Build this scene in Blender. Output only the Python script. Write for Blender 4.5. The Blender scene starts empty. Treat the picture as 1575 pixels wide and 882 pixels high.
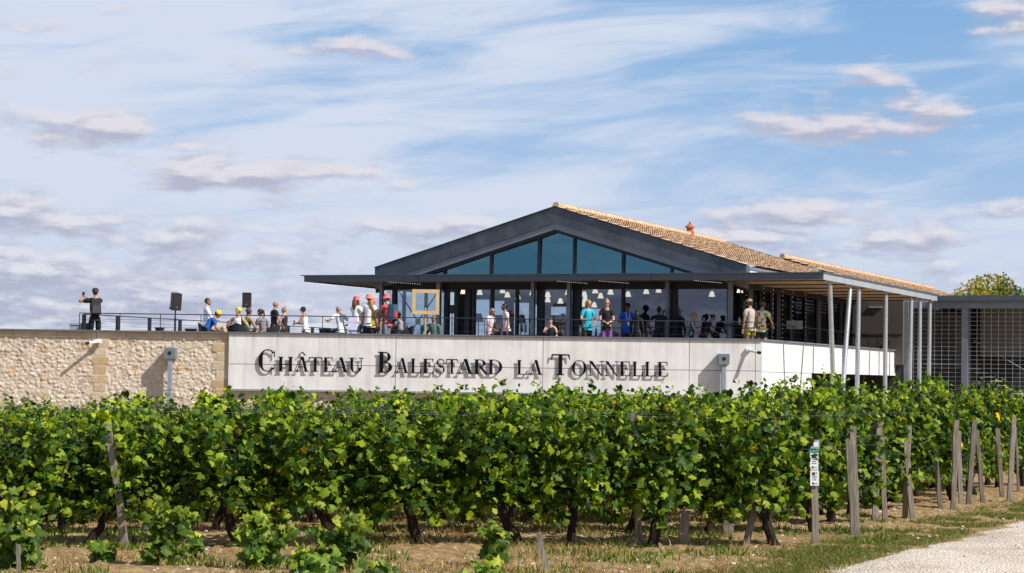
import bpy, bmesh, math, random
import numpy as np
from mathutils import Vector, Matrix
random.seed(7); RNG = np.random.default_rng(11)
PI = math.pi
scene = bpy.context.scene
COL = scene.collection

# ------------------------------------------------------------------ camera
FPX, CU, CV, EYE = 3388.0, 787.5, 441.0, 1.75
PIT, ROL = math.radians(2.406), math.radians(0.78)
FW = Vector((0, math.cos(PIT), math.sin(PIT)))
_R0 = Vector((1, 0, 0)); _U0 = Vector((0, -math.sin(PIT), math.cos(PIT)))
RT = _R0*math.cos(ROL) + _U0*math.sin(ROL)
UP = _U0*math.cos(ROL) - _R0*math.sin(ROL)
EYEP = Vector((0, 0, EYE))
def ray(u, v): return FW + RT*((u-CU)/FPX) - UP*((v-CV)/FPX)
def at_y(u, v, Y):
    r = ray(u, v); return EYEP + r*(Y/r.y)
def on_plane(u, v, P, n):
    r = ray(u, v); return EYEP + r*((P-EYEP).dot(n)/r.dot(n))
def on_ground(u, v, z=0.0):
    r = ray(u, v); return EYEP + r*((z-EYE)/r.z)
def horizon(u): return 583.4 + (u-CU)*0.01361

cd = bpy.data.cameras.new('camera'); cam = bpy.data.objects.new('camera', cd); COL.objects.link(cam)
cd.sensor_width = 36.0; cd.lens = FPX/1575*36.0; cd.clip_end = 6000; cd.clip_start = 0.5
m = Matrix(((RT.x, UP.x, -FW.x, 0), (RT.y, UP.y, -FW.y, 0), (RT.z, UP.z, -FW.z, EYE), (0, 0, 0, 1)))
cam.matrix_world = m
scene.camera = cam
scene.view_settings.view_transform = 'Standard'; scene.view_settings.look = 'None'; scene.view_settings.exposure = 0
scene.render.resolution_x = 1024; scene.render.resolution_y = 573
scene.cycles.max_bounces = 6; scene.cycles.diffuse_bounces = 3; scene.cycles.glossy_bounces = 3; scene.cycles.transparent_max_bounces = 10

# ------------------------------------------------------------------ materials
def new_mat(name):
    m = bpy.data.materials.new(name); m.use_nodes = True
    nt = m.node_tree; return m, nt, nt.nodes['Principled BSDF']
def N(nt, typ, **kw):
    n = nt.nodes.new(typ)
    for k, v in kw.items():
        if k.startswith('i_'):
            n.inputs[int(k[2:]) if k[2:].isdigit() else k[2:]].default_value = v
        else: setattr(n, k, v)
    return n
def L(nt, a, b): nt.links.new(a, b)
def ramp(nt, fac, stops):
    r = N(nt, 'ShaderNodeValToRGB'); e = r.color_ramp.elements
    while len(e) > len(stops): e.remove(e[-1])
    while len(e) < len(stops): e.new(0.5)
    for i, (p, c) in enumerate(stops):
        e[i].position = p; e[i].color = (c[0], c[1], c[2], 1) if len(c) == 3 else c
    L(nt, fac, r.inputs[0]); return r.outputs[0]
def noise(nt, scale, detail=4, rough=0.55, vec=None, dist=0.0):
    n = N(nt, 'ShaderNodeTexNoise'); n.inputs['Scale'].default_value = scale
    n.inputs['Detail'].default_value = detail; n.inputs['Roughness'].default_value = rough
    n.inputs['Distortion'].default_value = dist
    if vec is None:
        tc = N(nt, 'ShaderNodeTexCoord'); vec = tc.outputs['Object']
    L(nt, vec, n.inputs['Vector']); return n.outputs[0]
def bump(nt, bsdf, h, strength=0.3, dist=0.02):
    b = N(nt, 'ShaderNodeBump'); b.inputs['Strength'].default_value = strength; b.inputs['Distance'].default_value = dist
    L(nt, h, b.inputs['Height']); L(nt, b.outputs[0], bsdf.inputs['Normal'])
_mc = {}
def mat(name, c, rough=0.7, metal=0.0, var=0.12, scale=6.0, bmp=0.0, spec=0.4):
    """plain paint / cloth / metal with a little blotchy variation"""
    if name in _mc: return _mc[name]
    m, nt, b = new_mat(name)
    b.inputs['Roughness'].default_value = rough; b.inputs['Metallic'].default_value = metal
    b.inputs['Specular IOR Level'].default_value = spec
    f = noise(nt, scale, 5)
    lo = [max(0, x*(1-var)) for x in c]; hi = [min(1, x*(1+var)) for x in c]
    L(nt, ramp(nt, f, [(0.3, lo), (0.7, hi)]), b.inputs['Base Color'])
    if bmp: bump(nt, b, noise(nt, scale*6, 4), bmp, 0.01)
    _mc[name] = m; return m

def mat_attr(name, rough=0.85, bmp=0.5, bscale=40, spec=0.2):
    m, nt, b = new_mat(name); a = N(nt, 'ShaderNodeVertexColor'); a.layer_name = 'Col'
    f = noise(nt, 30, 5); mx = N(nt, 'ShaderNodeMixRGB', blend_type='MULTIPLY'); mx.inputs[0].default_value = 1
    L(nt, a.outputs[0], mx.inputs[1]); L(nt, ramp(nt, f, [(0.3, (0.8, 0.78, 0.76)), (0.7, (1.08, 1.06, 1.04))]), mx.inputs[2])
    L(nt, mx.outputs[0], b.inputs['Base Color']); b.inputs['Roughness'].default_value = rough
    b.inputs['Specular IOR Level'].default_value = spec
    bump(nt, b, noise(nt, bscale, 5), bmp, 0.02); return m

def mat_leaf(name, lo, mid, hi, trans=0.35):
    m, nt, b = new_mat(name)
    out = [n for n in nt.nodes if n.type == 'OUTPUT_MATERIAL'][0]
    g = N(nt, 'ShaderNodeNewGeometry'); a = N(nt, 'ShaderNodeVertexColor'); a.layer_name = 'Col'
    col = ramp(nt, g.outputs['Random Per Island'], [(0.0, lo), (0.5, mid), (0.88, hi), (1.0, [hi[0]*1.2, hi[1]*1.1, hi[2]])])
    mx = N(nt, 'ShaderNodeMixRGB', blend_type='MULTIPLY'); mx.inputs[0].default_value = 1
    L(nt, col, mx.inputs[1]); L(nt, a.outputs[0], mx.inputs[2])
    L(nt, mx.outputs[0], b.inputs['Base Color']); b.inputs['Roughness'].default_value = 0.5
    b.inputs['Specular IOR Level'].default_value = 0.24
    t = N(nt, 'ShaderNodeBsdfTranslucent'); mm = N(nt, 'ShaderNodeMixRGB', blend_type='MULTIPLY'); mm.inputs[0].default_value = 1
    L(nt, mx.outputs[0], mm.inputs[1]); mm.inputs[2].default_value = (1.9, 1.8, 0.7, 1); L(nt, mm.outputs[0], t.inputs[0])
    s = N(nt, 'ShaderNodeMixShader'); s.inputs[0].default_value = trans
    L(nt, b.outputs[0], s.inputs[1]); L(nt, t.outputs[0], s.inputs[2]); L(nt, s.outputs[0], out.inputs[0])
    return m

def mat_glass(name, tint, refl, rcol=(1, 1, 1)):
    m, nt, b = new_mat(name); out = [n for n in nt.nodes if n.type == 'OUTPUT_MATERIAL'][0]
    tr = N(nt, 'ShaderNodeBsdfTransparent'); tr.inputs[0].default_value = (*tint, 1)
    gl = N(nt, 'ShaderNodeBsdfGlossy'); gl.inputs['Color'].default_value = (*rcol, 1); gl.inputs['Roughness'].default_value = 0.0
    bp = N(nt, 'ShaderNodeBump'); bp.inputs['Strength'].default_value = 0.04; bp.inputs['Distance'].default_value = 0.05
    L(nt, noise(nt, 0.7, 2), bp.inputs['Height']); L(nt, bp.outputs[0], gl.inputs['Normal'])
    s = N(nt, 'ShaderNodeMixShader'); s.inputs[0].default_value = refl
    L(nt, tr.outputs[0], s.inputs[1]); L(nt, gl.outputs[0], s.inputs[2]); L(nt, s.outputs[0], out.inputs[0]); return m

def mat_concrete():
    m, nt, b = new_mat('pale_concrete'); tc = N(nt, 'ShaderNodeTexCoord')
    f = noise(nt, 0.9, 7, 0.62, tc.outputs['Object'], 0.4)
    base = ramp(nt, f, [(0.3, (0.62, 0.60, 0.575)), (0.5, (0.72, 0.70, 0.68)), (0.72, (0.79, 0.775, 0.76))])
    mp = N(nt, 'ShaderNodeMapping'); mp.inputs['Scale'].default_value = (5, 5, 0.35); L(nt, tc.outputs['Object'], mp.inputs[0])
    st = noise(nt, 1.0, 5, 0.6, mp.outputs[0])
    mx = N(nt, 'ShaderNodeMixRGB', blend_type='MULTIPLY'); mx.inputs[0].default_value = 0.8
    L(nt, base, mx.inputs[1]); L(nt, ramp(nt, st, [(0.36, (0.87, 0.85, 0.83)), (0.52, (1, 1, 1))]), mx.inputs[2])
    sz_ = N(nt, 'ShaderNodeSeparateXYZ'); L(nt, tc.outputs['Object'], sz_.inputs[0]); mr = N(nt, 'ShaderNodeMapRange'); L(nt, sz_.outputs[2], mr.inputs[0])
    for i_, q_ in enumerate((2.35, 3.02, 0.0, 0.55)): mr.inputs[i_+1].default_value = q_
    mp2 = N(nt, 'ShaderNodeMapping'); mp2.inputs['Scale'].default_value = (11, 11, 0.22); L(nt, tc.outputs['Object'], mp2.inputs[0]); s2_ = noise(nt, 1.0, 5, 0.7, mp2.outputs[0])
    ml = N(nt, 'ShaderNodeMath', operation='MULTIPLY'); L(nt, mr.outputs[0], ml.inputs[0]); L(nt, ramp(nt, s2_, [(0.48, (0, 0, 0)), (0.68, (1, 1, 1))]), ml.inputs[1])
    mx2 = N(nt, 'ShaderNodeMixRGB'); L(nt, ml.outputs[0], mx2.inputs[0]); L(nt, mx.outputs[0], mx2.inputs[1]); mx2.inputs[2].default_value = (0.40, 0.38, 0.36, 1); mx = mx2
    L(nt, mx.outputs[0], b.inputs['Base Color']); b.inputs['Roughness'].default_value = 0.75
    b.inputs['Specular IOR Level'].default_value = 0.25
    bump(nt, b, noise(nt, 25, 6), 0.15, 0.01); return m

def mat_zinc():
    m, nt, b = new_mat('dark_zinc'); tc = N(nt, 'ShaderNodeTexCoord')
    f = noise(nt, 1.1, 8, 0.65, tc.outputs['Object'], 0.6)
    L(nt, ramp(nt, f, [(0.3, (0.055, 0.068, 0.084)), (0.5, (0.090, 0.107, 0.128)), (0.7, (0.15, 0.16, 0.175))]), b.inputs['Base Color'])
    b.inputs['Roughness'].default_value = 0.5; b.inputs['Metallic'].default_value = 0.35; return m

def mat_galv():
    m, nt, b = new_mat('galvanised_steel'); f = noise(nt, 14, 6, 0.7)
    L(nt, ramp(nt, f, [(0.3, (0.30, 0.33, 0.35)), (0.7, (0.50, 0.53, 0.54))]), b.inputs['Base Color'])
    b.inputs['Roughness'].default_value = 0.45; b.inputs['Metallic'].default_value = 0.45; return m

def mat_wood(name, lo, hi, scale=3):
    m, nt, b = new_mat(name); tc = N(nt, 'ShaderNodeTexCoord'); mp = N(nt, 'ShaderNodeMapping')
    mp.inputs['Scale'].default_value = (14, 14, 1.2); L(nt, tc.outputs['Object'], mp.inputs[0])
    f = noise(nt, scale, 6, 0.65, mp.outputs[0], 0.8)
    oi = N(nt, 'ShaderNodeObjectInfo'); mx = N(nt, 'ShaderNodeMixRGB', blend_type='MULTIPLY'); mx.inputs[0].default_value = 0.7
    L(nt, ramp(nt, f, [(0.3, lo), (0.7, hi)]), mx.inputs[1])
    L(nt, ramp(nt, oi.outputs['Random'], [(0, (0.6, 0.58, 0.55)), (1, (1.15, 1.12, 1.1))]), mx.inputs[2])
    L(nt, mx.outputs[0], b.inputs['Base Color']); b.inputs['Roughness'].default_value = 0.85
    b.inputs['Specular IOR Level'].default_value = 0.15
    bump(nt, b, f, 0.6, 0.01); return m

def mat_soil():
    m, nt, b = new_mat('dry_soil'); tc = N(nt, 'ShaderNodeTexCoord'); P = tc.outputs['Object']
    a = noise(nt, 0.8, 8, 0.6, P); c = noise(nt, 9, 8, 0.7, P)
    c1 = ramp(nt, c, [(0.3, (0.12, 0.070, 0.034)), (0.5, (0.30, 0.195, 0.09)), (0.7, (0.50, 0.36, 0.175))])
    mp = N(nt, 'ShaderNodeMapping'); mp.inputs['Scale'].default_value = (30, 60, 30); mp.inputs['Rotation'].default_value = (0, 0, 0.3)
    L(nt, P, mp.inputs[0]); st = noise(nt, 1.5, 4, 0.6, mp.outputs[0])
    mx = N(nt, 'ShaderNodeMixRGB'); L(nt, ramp(nt, st, [(0.56, (0, 0, 0)), (0.66, (0.75, 0.75, 0.75))]), mx.inputs[0])
    L(nt, c1, mx.inputs[1]); mx.inputs[2].default_value = (0.58, 0.44, 0.25, 1)
    mg = N(nt, 'ShaderNodeMixRGB'); L(nt, ramp(nt, a, [(0.55, (0, 0, 0)), (0.72, (0.6, 0.6, 0.6))]), mg.inputs[0])
    L(nt, mx.outputs[0], mg.inputs[1]); mg.inputs[2].default_value = (0.13, 0.13, 0.045, 1)
    L(nt, mg.outputs[0], b.inputs['Base Color']); b.inputs['Roughness'].default_value = 0.95
    b.inputs['Specular IOR Level'].default_value = 0.1
    bump(nt, b, c, 0.8, 0.05); return m

def mat_gravel():
    m, nt, b = new_mat('pale_gravel'); tc = N(nt, 'ShaderNodeTexCoord'); P = tc.outputs['Object']
    v = N(nt, 'ShaderNodeTexVoronoi'); v.inputs['Scale'].default_value = 38; L(nt, P, v.inputs['Vector'])
    mpr = N(nt, 'ShaderNodeMapping'); mpr.inputs['Rotation'].default_value = (0, 0, math.radians(24)); mpr.inputs['Scale'].default_value = (1.1, .10, 1); L(nt, P, mpr.inputs[0])
    trk = noise(nt, 1.0, 3, 0.5, mpr.outputs[0]); n_a = noise(nt, 1.3, 8, 0.65, P); ad = N(nt, 'ShaderNodeMath', operation='MULTIPLY_ADD'); L(nt, trk, ad.inputs[0]); ad.inputs[1].default_value = .9; ad.inputs[2].default_value = -.45
    ad2 = N(nt, 'ShaderNodeMath', operation='ADD'); L(nt, ad.outputs[0], ad2.inputs[0]); L(nt, n_a, ad2.inputs[1]); a = ad2.outputs[0]
    c1 = ramp(nt, v.outputs['Color'], [(0.15, (0.52, 0.44, 0.35)), (0.5, (0.68, 0.595, 0.495)), (0.9, (0.80, 0.73, 0.64))])
    mx = N(nt, 'ShaderNodeMixRGB', blend_type='MULTIPLY'); mx.inputs[0].default_value = 0.8
    L(nt, c1, mx.inputs[1]); L(nt, ramp(nt, a, [(0.32, (0.72, 0.66, 0.58)), (0.6, (1.0, 0.98, 0.96))]), mx.inputs[2])
    L(nt, mx.outputs[0], b.inputs['Base Color']); b.inputs['Roughness'].default_value = 0.95; b.inputs['Specular IOR Level'].default_value = 0.1
    bump(nt, b, v.outputs['Distance'], 0.7, 0.03); return m

def mat_tiles():
    m, nt, b = new_mat('clay_tiles'); a = N(nt, 'ShaderNodeVertexColor'); a.layer_name = 'Col'
    f = noise(nt, 9, 6, 0.7); mx = N(nt, 'ShaderNodeMixRGB', blend_type='MULTIPLY'); mx.inputs[0].default_value = 1
    L(nt, a.outputs[0], mx.inputs[1]); L(nt, ramp(nt, f, [(0.3, (0.72, 0.68, 0.64)), (0.7, (1.1, 1.08, 1.05))]), mx.inputs[2])
    L(nt, mx.outputs[0], b.inputs['Base Color']); b.inputs['Roughness'].default_value = 0.85; b.inputs['Specular IOR Level'].default_value = 0.2
    return m

M = dict(
    concrete=mat_concrete(), zinc=mat_zinc(), galv=mat_galv(), soil=mat_soil(), gravel=mat_gravel(), tiles=mat_tiles(),
    stone=mat_attr('rubble_stone', 0.9, 0.6, 45),
    cap=mat('grey_metal_cap', (0.17, 0.18, 0.20), 0.5, 0.3), fascia=mat('slate_grey_metal', (0.10, 0.115, 0.135), 0.5, 0.3, 0.08, 1.2),
    fascia_side=mat('light_grey_metal', (0.42, 0.45, 0.48), 0.5, 0.3, 0.08, 1.2),
    band=mat('pale_grey_steel', (0.22, 0.245, 0.28), 0.5, 0.3, 0.1, 2),
    dark=mat('black_metal', (0.012, 0.013, 0.016), 0.45), rail=mat('dark_rail_metal', (0.035, 0.037, 0.045), 0.45, 0.4),
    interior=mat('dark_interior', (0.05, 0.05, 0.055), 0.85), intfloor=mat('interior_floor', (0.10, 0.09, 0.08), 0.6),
    soffit=mat('brown_timber_soffit', (0.20, 0.125, 0.08), 0.8, 0, 0.3, 5), slat=mat('weathered_lath', (0.60, 0.49, 0.42), 0.85, 0, 0.3, 9),
    slab=mat('terrace_slab', (0.35, 0.33, 0.31), 0.9), letter=mat('black_letter_paint', (0.005, 0.005, 0.006), 0.6, spec=.1), ridge=mat('pale_ridge_tile', (0.62, 0.43, 0.28), .85, 0, .3, 5),
    white=mat('white_paint', (0.78, 0.78, 0.77), 0.5), black=mat('black_plastic', (0.014, 0.014, 0.016), 0.5),
    grille=mat('dark_grille', (0.03, 0.026, 0.026), 0.7), pine=mat('pale_pine', (0.62, 0.44, 0.22), 0.6, 0, 0.15, 12),
    box=mat('grey_steel_box', (0.19, 0.22, 0.25), 0.5, 0.3), pipe=mat('blue_grey_pipe', (0.28, 0.31, 0.38), 0.45, 0.2),
    ashlar=mat('buff_ashlar', (0.50, 0.41, 0.31), 0.9, 0, 0.15, 2.5, 0.3), glass=mat_glass('facade_glass', (0.58, 0.68, 0.75), 0.20, (0.55, 0.62, 0.76)),
    gableglass=mat_glass('blue_gable_glass', (0.03, 0.07, 0.09), 0.55, (0.17, 0.36, 0.40)),
    winglass=mat_glass('back_window_glass', (0.75, 0.86, 0.92), 0.08), terracotta=mat('terracotta', (0.40, 0.12, 0.05), 0.8),
    post=mat_wood('weathered_wood', (0.12, 0.098, 0.08), (0.40, 0.345, 0.295)), bark=mat_wood('vine_bark', (0.010, 0.006, 0.005), (0.055, 0.036, 0.027), 4),
    leaf=mat_leaf('vine_leaf', (0.005, 0.019, 0.0015), (0.052, 0.118, 0.005), (0.240, 0.315, 0.014), .28),
    leaf2=mat_leaf('young_vine_leaf', (0.035, 0.08, 0.010), (0.09, 0.16, 0.018), (0.22, 0.28, 0.028), .3),
    grape=mat('dark_grape', (0.012, 0.007, 0.018), 0.4), wire=mat('galvanised_wire', (0.30, 0.30, 0.30), 0.4, 0.6),
    grass=mat_leaf('verge_grass', (0.07, 0.095, 0.018), (0.13, 0.15, 0.030), (0.27, 0.25, 0.07), 0.25),
    straw=mat_leaf('dry_straw', (0.15, 0.085, 0.032), (0.32, 0.205, 0.075), (0.52, 0.38, 0.16), 0.15),
    tree=mat_leaf('poplar_leaf', (0.09, 0.115, 0.012), (0.22, 0.225, 0.018), (0.42, 0.35, 0.03), 0.4),
    treed=mat_leaf('dark_leaf', (0.012, 0.035, 0.010), (0.025, 0.06, 0.014), (0.05, 0.09, 0.02), 0.2),
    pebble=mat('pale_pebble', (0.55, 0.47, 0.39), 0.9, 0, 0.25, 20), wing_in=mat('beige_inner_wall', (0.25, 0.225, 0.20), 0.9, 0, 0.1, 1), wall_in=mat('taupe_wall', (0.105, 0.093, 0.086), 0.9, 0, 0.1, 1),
)
def emis(name, c, s):
    m, nt, b = new_mat(name); b.inputs['Base Color'].default_value = (*c, 1)
    b.inputs['Emission Color'].default_value = (*c, 1); b.inputs['Emission Strength'].default_value = s; return m
M['lamp'] = emis('lit_lamp_shade', (1.0, 0.84, 0.62), 1.3)
M['bead'] = emis('fairy_light', (1.0, 0.95, 0.85), 0.9)

# ------------------------------------------------------------------ object helpers
def world_of(o):
    p = Vector((0, 0, 0))
    while o is not None: p = p + o.location; o = o.parent
    return p
def tag(o, label=None, cat=None, group=None, kind=None):
    if label: o['label'] = label
    if cat: o['category'] = cat
    if group: o['group'] = group
    if kind: o['kind'] = kind
    return o
def thing(name, loc, label, cat, group=None):
    o = bpy.data.objects.new(name, None); o.empty_display_size = 0.2; COL.objects.link(o)
    o.location = loc; return tag(o, label, cat, group)
class MB:
    def __init__(s): s.v = []; s.f = []; s.mi = []; s.cur = 0; s.col = None
    def add(s, vs, fs):
        n = len(s.v); s.v += [Vector(x) for x in vs]; s.f += [tuple(i+n for i in f) for f in fs]; s.mi += [s.cur]*len(fs); return s
    def box(s, c, d, rz=0.0, X=None):
        """box centre c, size d, turned rz about z (or with given 3x3 axes)"""
        R = X if X is not None else Matrix.Rotation(rz, 3, 'Z'); c = Vector(c); h = [q/2 for q in d]
        vs = [c + R @ Vector((sx*h[0], sy*h[1], sz*h[2])) for sx in (-1, 1) for sy in (-1, 1) for sz in (-1, 1)]
        return s.add(vs, [(0, 1, 3, 2), (4, 6, 7, 5), (0, 4, 5, 1), (2, 3, 7, 6), (0, 2, 6, 4), (1, 5, 7, 3)])
    def hexa(s, a):  # 8 points: 4 bottom, 4 top
        return s.add(a, [(3, 2, 1, 0), (4, 5, 6, 7), (0, 1, 5, 4), (1, 2, 6, 5), (2, 3, 7, 6), (3, 0, 4, 7)])
    def prism(s, poly, off):
        """closed planar polygon extruded along vector off"""
        n = len(poly); off = Vector(off); a = [Vector(p) for p in poly]
        fs = [tuple(range(n))[::-1], tuple(range(n, 2*n))] + [(i, (i+1) % n, n+(i+1) % n, n+i) for i in range(n)]
        return s.add(a + [p+off for p in a], fs)
    def tube(s, pts, rs, n=8, cap=True):
        pts = [Vector(p) for p in pts]
        if not hasattr(rs, '__len__'): rs = [rs]*len(pts)
        rings = []; base = len(s.v); up = None
        for i, p in enumerate(pts):
            t = (pts[min(i+1, len(pts)-1)] - pts[max(i-1, 0)]).normalized()
            if up is None: up = Vector((0, 0, 1)) if abs(t.z) < 0.9 else Vector((1, 0, 0))
            a = t.cross(up).normalized(); b = a.cross(t).normalized(); up = b
            for k in range(n):
                q = 2*PI*k/n; rings.append(p + (a*math.cos(q) + b*math.sin(q))*rs[i])
        fs = [(i*n+k, i*n+(k+1) % n, (i+1)*n+(k+1) % n, (i+1)*n+k) for i in range(len(pts)-1) for k in range(n)]
        if cap: fs += [tuple(range(n))[::-1], tuple(range((len(pts)-1)*n, len(pts)*n))]
        return s.add(rings, fs)
    def lathe(s, c, prof, n=16, R=None):
        c = Vector(c); vs = []
        for r, z in prof:
            for k in range(n):
                q = 2*PI*k/n; p = Vector((r*math.cos(q), r*math.sin(q), z)); vs.append(c + (R @ p if R else p))
        m_ = len(prof)
        fs = [(i*n+k, i*n+(k+1) % n, (i+1)*n+(k+1) % n, (i+1)*n+k) for i in range(m_-1) for k in range(n)]
        fs += [tuple(range(n))[::-1], tuple(range((m_-1)*n, m_*n))]
        return s.add(vs, fs)
    def ball(s, c, r, nu=10, nv=7, R=None):
        r = r if hasattr(r, '__len__') else (r, r, r); c = Vector(c); vs = []; fs = []
        for j in range(nv+1):
            th = PI*j/nv
            for i in range(nu):
                ph = 2*PI*i/nu; p = Vector((r[0]*math.sin(th)*math.cos(ph), r[1]*math.sin(th)*math.sin(ph), r[2]*math.cos(th)))
                vs.append(c + (R @ p if R else p))
        for j in range(nv):
            for i in range(nu): fs.append((j*nu+i, (j+1)*nu+i, (j+1)*nu+(i+1) % nu, j*nu+(i+1) % nu))
        return s.add(vs, fs)
    def build(s, name, mats, parent=None, origin=None, smooth=False, xf=None):
        o_ = world_of(parent) if parent is not None else Vector(origin if origin is not None else (0, 0, 0))
        me = bpy.data.meshes.new(name); V = [(xf @ p if xf else p) - o_ for p in s.v]
        me.from_pydata([tuple(p) for p in V], [], s.f)
        for mm in (mats if isinstance(mats, (list, tuple)) else [mats]): me.materials.append(mm)
        me.polygons.foreach_set('material_index', s.mi)
        if smooth: me.polygons.foreach_set('use_smooth', [True]*len(me.polygons))
        me.update(); ob = bpy.data.objects.new(name, me); COL.objects.link(ob)
        if parent is not None: ob.parent = parent
        else: ob.location = o_
        if s.col is not None:
            ca = me.color_attributes.new('Col', 'FLOAT_COLOR', 'POINT')
            ca.data.foreach_set('color', np.asarray(s.col, dtype=np.float32).ravel())
        return ob
def np_mesh(name, V, F, mats, cols=None, parent=None, origin=None, smooth=False):
    """V (n,3) array, F list/array of equal-length faces"""
    me = bpy.data.meshes.new(name); F = np.asarray(F, dtype=np.int32); k = F.shape[1]
    o_ = np.array(world_of(parent) if parent is not None else (origin if origin is not None else (0, 0, 0)), dtype=np.float64)
    me.vertices.add(len(V)); me.vertices.foreach_set('co', (np.asarray(V)-o_).astype(np.float32).ravel())
    me.loops.add(F.size); me.loops.foreach_set('vertex_index', F.ravel())
    me.polygons.add(len(F)); me.polygons.foreach_set('loop_start', np.arange(len(F), dtype=np.int32)*k)
    if smooth: me.polygons.foreach_set('use_smooth', np.ones(len(F), dtype=bool))
    for mm in (mats if isinstance(mats, (list, tuple)) else [mats]): me.materials.append(mm)
    me.update(calc_edges=True); me.validate()
    if cols is not None:
        c = np.ones((len(V), 4), dtype=np.float32); c[:, :3] = cols
        ca = me.color_attributes.new('Col', 'FLOAT_COLOR', 'POINT'); ca.data.foreach_set('color', c.ravel())
    ob = bpy.data.objects.new(name, me); COL.objects.link(ob)
    if parent is not None: ob.parent = parent
    else: ob.location = Vector(o_)
    return ob
def copy_thing(src, loc, rz=0.0, sc=(1, 1, 1)):
    r = src.copy(); COL.objects.link(r); r.location = loc; r.rotation_euler = (0, 0, rz); r.scale = sc
    for ch in list(src.children):
        c = ch.copy(); COL.objects.link(c); c.parent = r
        for g in list(ch.children):
            d = g.copy(); COL.objects.link(d); d.parent = c
    return r

# smooth value noise for numpy meshes
def vnoise(x, y, seed=0):
    def h(ix, iy):
        n = (ix*374761393 + iy*668265263 + seed*974711) & 0x7fffffff
        n = ((n ^ (n >> 13))*1274126177) & 0x7fffffff
        return ((n ^ (n >> 16)) & 0xffff)/65535.0
    ix = np.floor(x).astype(np.int64); iy = np.floor(y).astype(np.int64); fx = x-ix; fy = y-iy
    fx = fx*fx*(3-2*fx); fy = fy*fy*(3-2*fy)
    return (h(ix, iy)*(1-fx)+h(ix+1, iy)*fx)*(1-fy) + (h(ix, iy+1)*(1-fx)+h(ix+1, iy+1)*fx)*fy
def fbm(x, y, o=4, seed=0):
    s = 0; a = 0.5
    for i in range(o): s = s+a*vnoise(x*2**i, y*2**i, seed+i*17); a *= 0.5
    return s


# ------------------------------------------------------------------ sky and sun
SUN = Vector((0.613, -0.398, 0.682)).normalized()
world = bpy.data.worlds.new('World'); scene.world = world; world.use_nodes = True
wt = world.node_tree; wt.nodes.clear()
def mth(nt, op, a, b=None, c=None, clamp=False):
    n = N(nt, 'ShaderNodeMath', operation=op); n.use_clamp = clamp
    for i, x in enumerate((a, b, c)):
        if x is None: continue
        if isinstance(x, (int, float)): n.inputs[i].default_value = x
        else: L(nt, x, n.inputs[i])
    return n.outputs[0]
def vmul(nt, v, s):
    n = N(nt, 'ShaderNodeVectorMath', operation='MULTIPLY'); L(nt, v, n.inputs[0]); n.inputs[1].default_value = s; return n.outputs[0]
def vsub(nt, v, s):
    n = N(nt, 'ShaderNodeVectorMath', operation='SUBTRACT'); L(nt, v, n.inputs[0]); n.inputs[1].default_value = s; return n.outputs[0]
def vadd(nt, v, s):
    n = N(nt, 'ShaderNodeVectorMath', operation='ADD'); L(nt, v, n.inputs[0]); n.inputs[1].default_value = s; return n.outputs[0]
def mrange(nt, x, a, b, c, d, smooth=True):
    n = N(nt, 'ShaderNodeMapRange'); n.interpolation_type = 'SMOOTHSTEP' if smooth else 'LINEAR'
    L(nt, x, n.inputs[0])
    for i, q in enumerate((a, b, c, d)): n.inputs[i+1].default_value = q
    return n.outputs[0]
def mixc(nt, f, a, b, typ='MIX'):
    n = N(nt, 'ShaderNodeMixRGB', blend_type=typ)
    for i, x in enumerate((f, a, b)):
        if isinstance(x, (int, float)): n.inputs[i].default_value = x
        elif isinstance(x, tuple): n.inputs[i].default_value = (*x, 1)
        else: L(nt, x, n.inputs[i])
    return n.outputs[0]

# cumulus clouds: (azimuth, elevation, half width, half height) in 1/3388 radian
CL = [(-637, 372, 175, 27), (-507, 350, 66, 15), (-397, 312, 200, 37), (-740, 224, 125, 42), (503, 398, 165, 36),
      (790, 552, 95, 40), (-137, 232, 110, 24), (455, 252, 140, 26), (755, 262, 90, 20), (605, 222, 130, 20),
      (-262, 506, 85, 22), (-507, 205, 105, 30), (345, 222, 130, 27), (-7930, 215, 200, 40), (-8190, 150, 160, 45), (545, 474, 60, 22), (620, 415, 90, 20)]  # pair behind the camera is unseen, added for the gable glass to reflect
g = bpy.data.node_groups.new('cloud_density', 'ShaderNodeTree')
g.interface.new_socket('P', in_out='INPUT', socket_type='NodeSocketVector')
g.interface.new_socket('D', in_out='OUTPUT', socket_type='NodeSocketFloat')
gi = g.nodes.new('NodeGroupInput'); go = g.nodes.new('NodeGroupOutput'); P = gi.outputs[0]
cur = None
for (a, e, w, h) in CL:
    v = vmul(g, vsub(g, P, (a, e, 0)), (1/w, 1/h, 0))
    ln = N(g, 'ShaderNodeVectorMath', operation='LENGTH'); L(g, v, ln.inputs[0])
    mk = mth(g, 'MULTIPLY', mth(g, 'SUBTRACT', 1.0, ln.outputs[1]), 0.8)
    cur = mk if cur is None else mth(g, 'MAXIMUM', cur, mk)
cur = mth(g, 'MAXIMUM', cur, -1.2)
sp = N(g, 'ShaderNodeSeparateXYZ'); L(g, P, sp.inputs[0])
low = mth(g, 'ADD', mrange(g, sp.outputs[1], 30, 310, 0.62, -0.70, False), mrange(g, sp.outputs[0], -750, 200, 0.34, 0.0))
cur = mth(g, 'MAXIMUM', cur, low)
n1 = noise(g, 1.0, 5, 0.56, vmul(g, P, (1/115, 1/36, 0)), 0.0)
n2 = noise(g, 1.0, 3, 0.5, vmul(g, P, (1/300, 1/80, 0)), 0.0)
d = mth(g, 'ADD', cur, mth(g, 'ADD', mth(g, 'MULTIPLY', mth(g, 'SUBTRACT', n1, 0.5), 3.0), mth(g, 'MULTIPLY', mth(g, 'SUBTRACT', n2, 0.5), 0.7)))
L(g, d, go.inputs[0])

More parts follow.
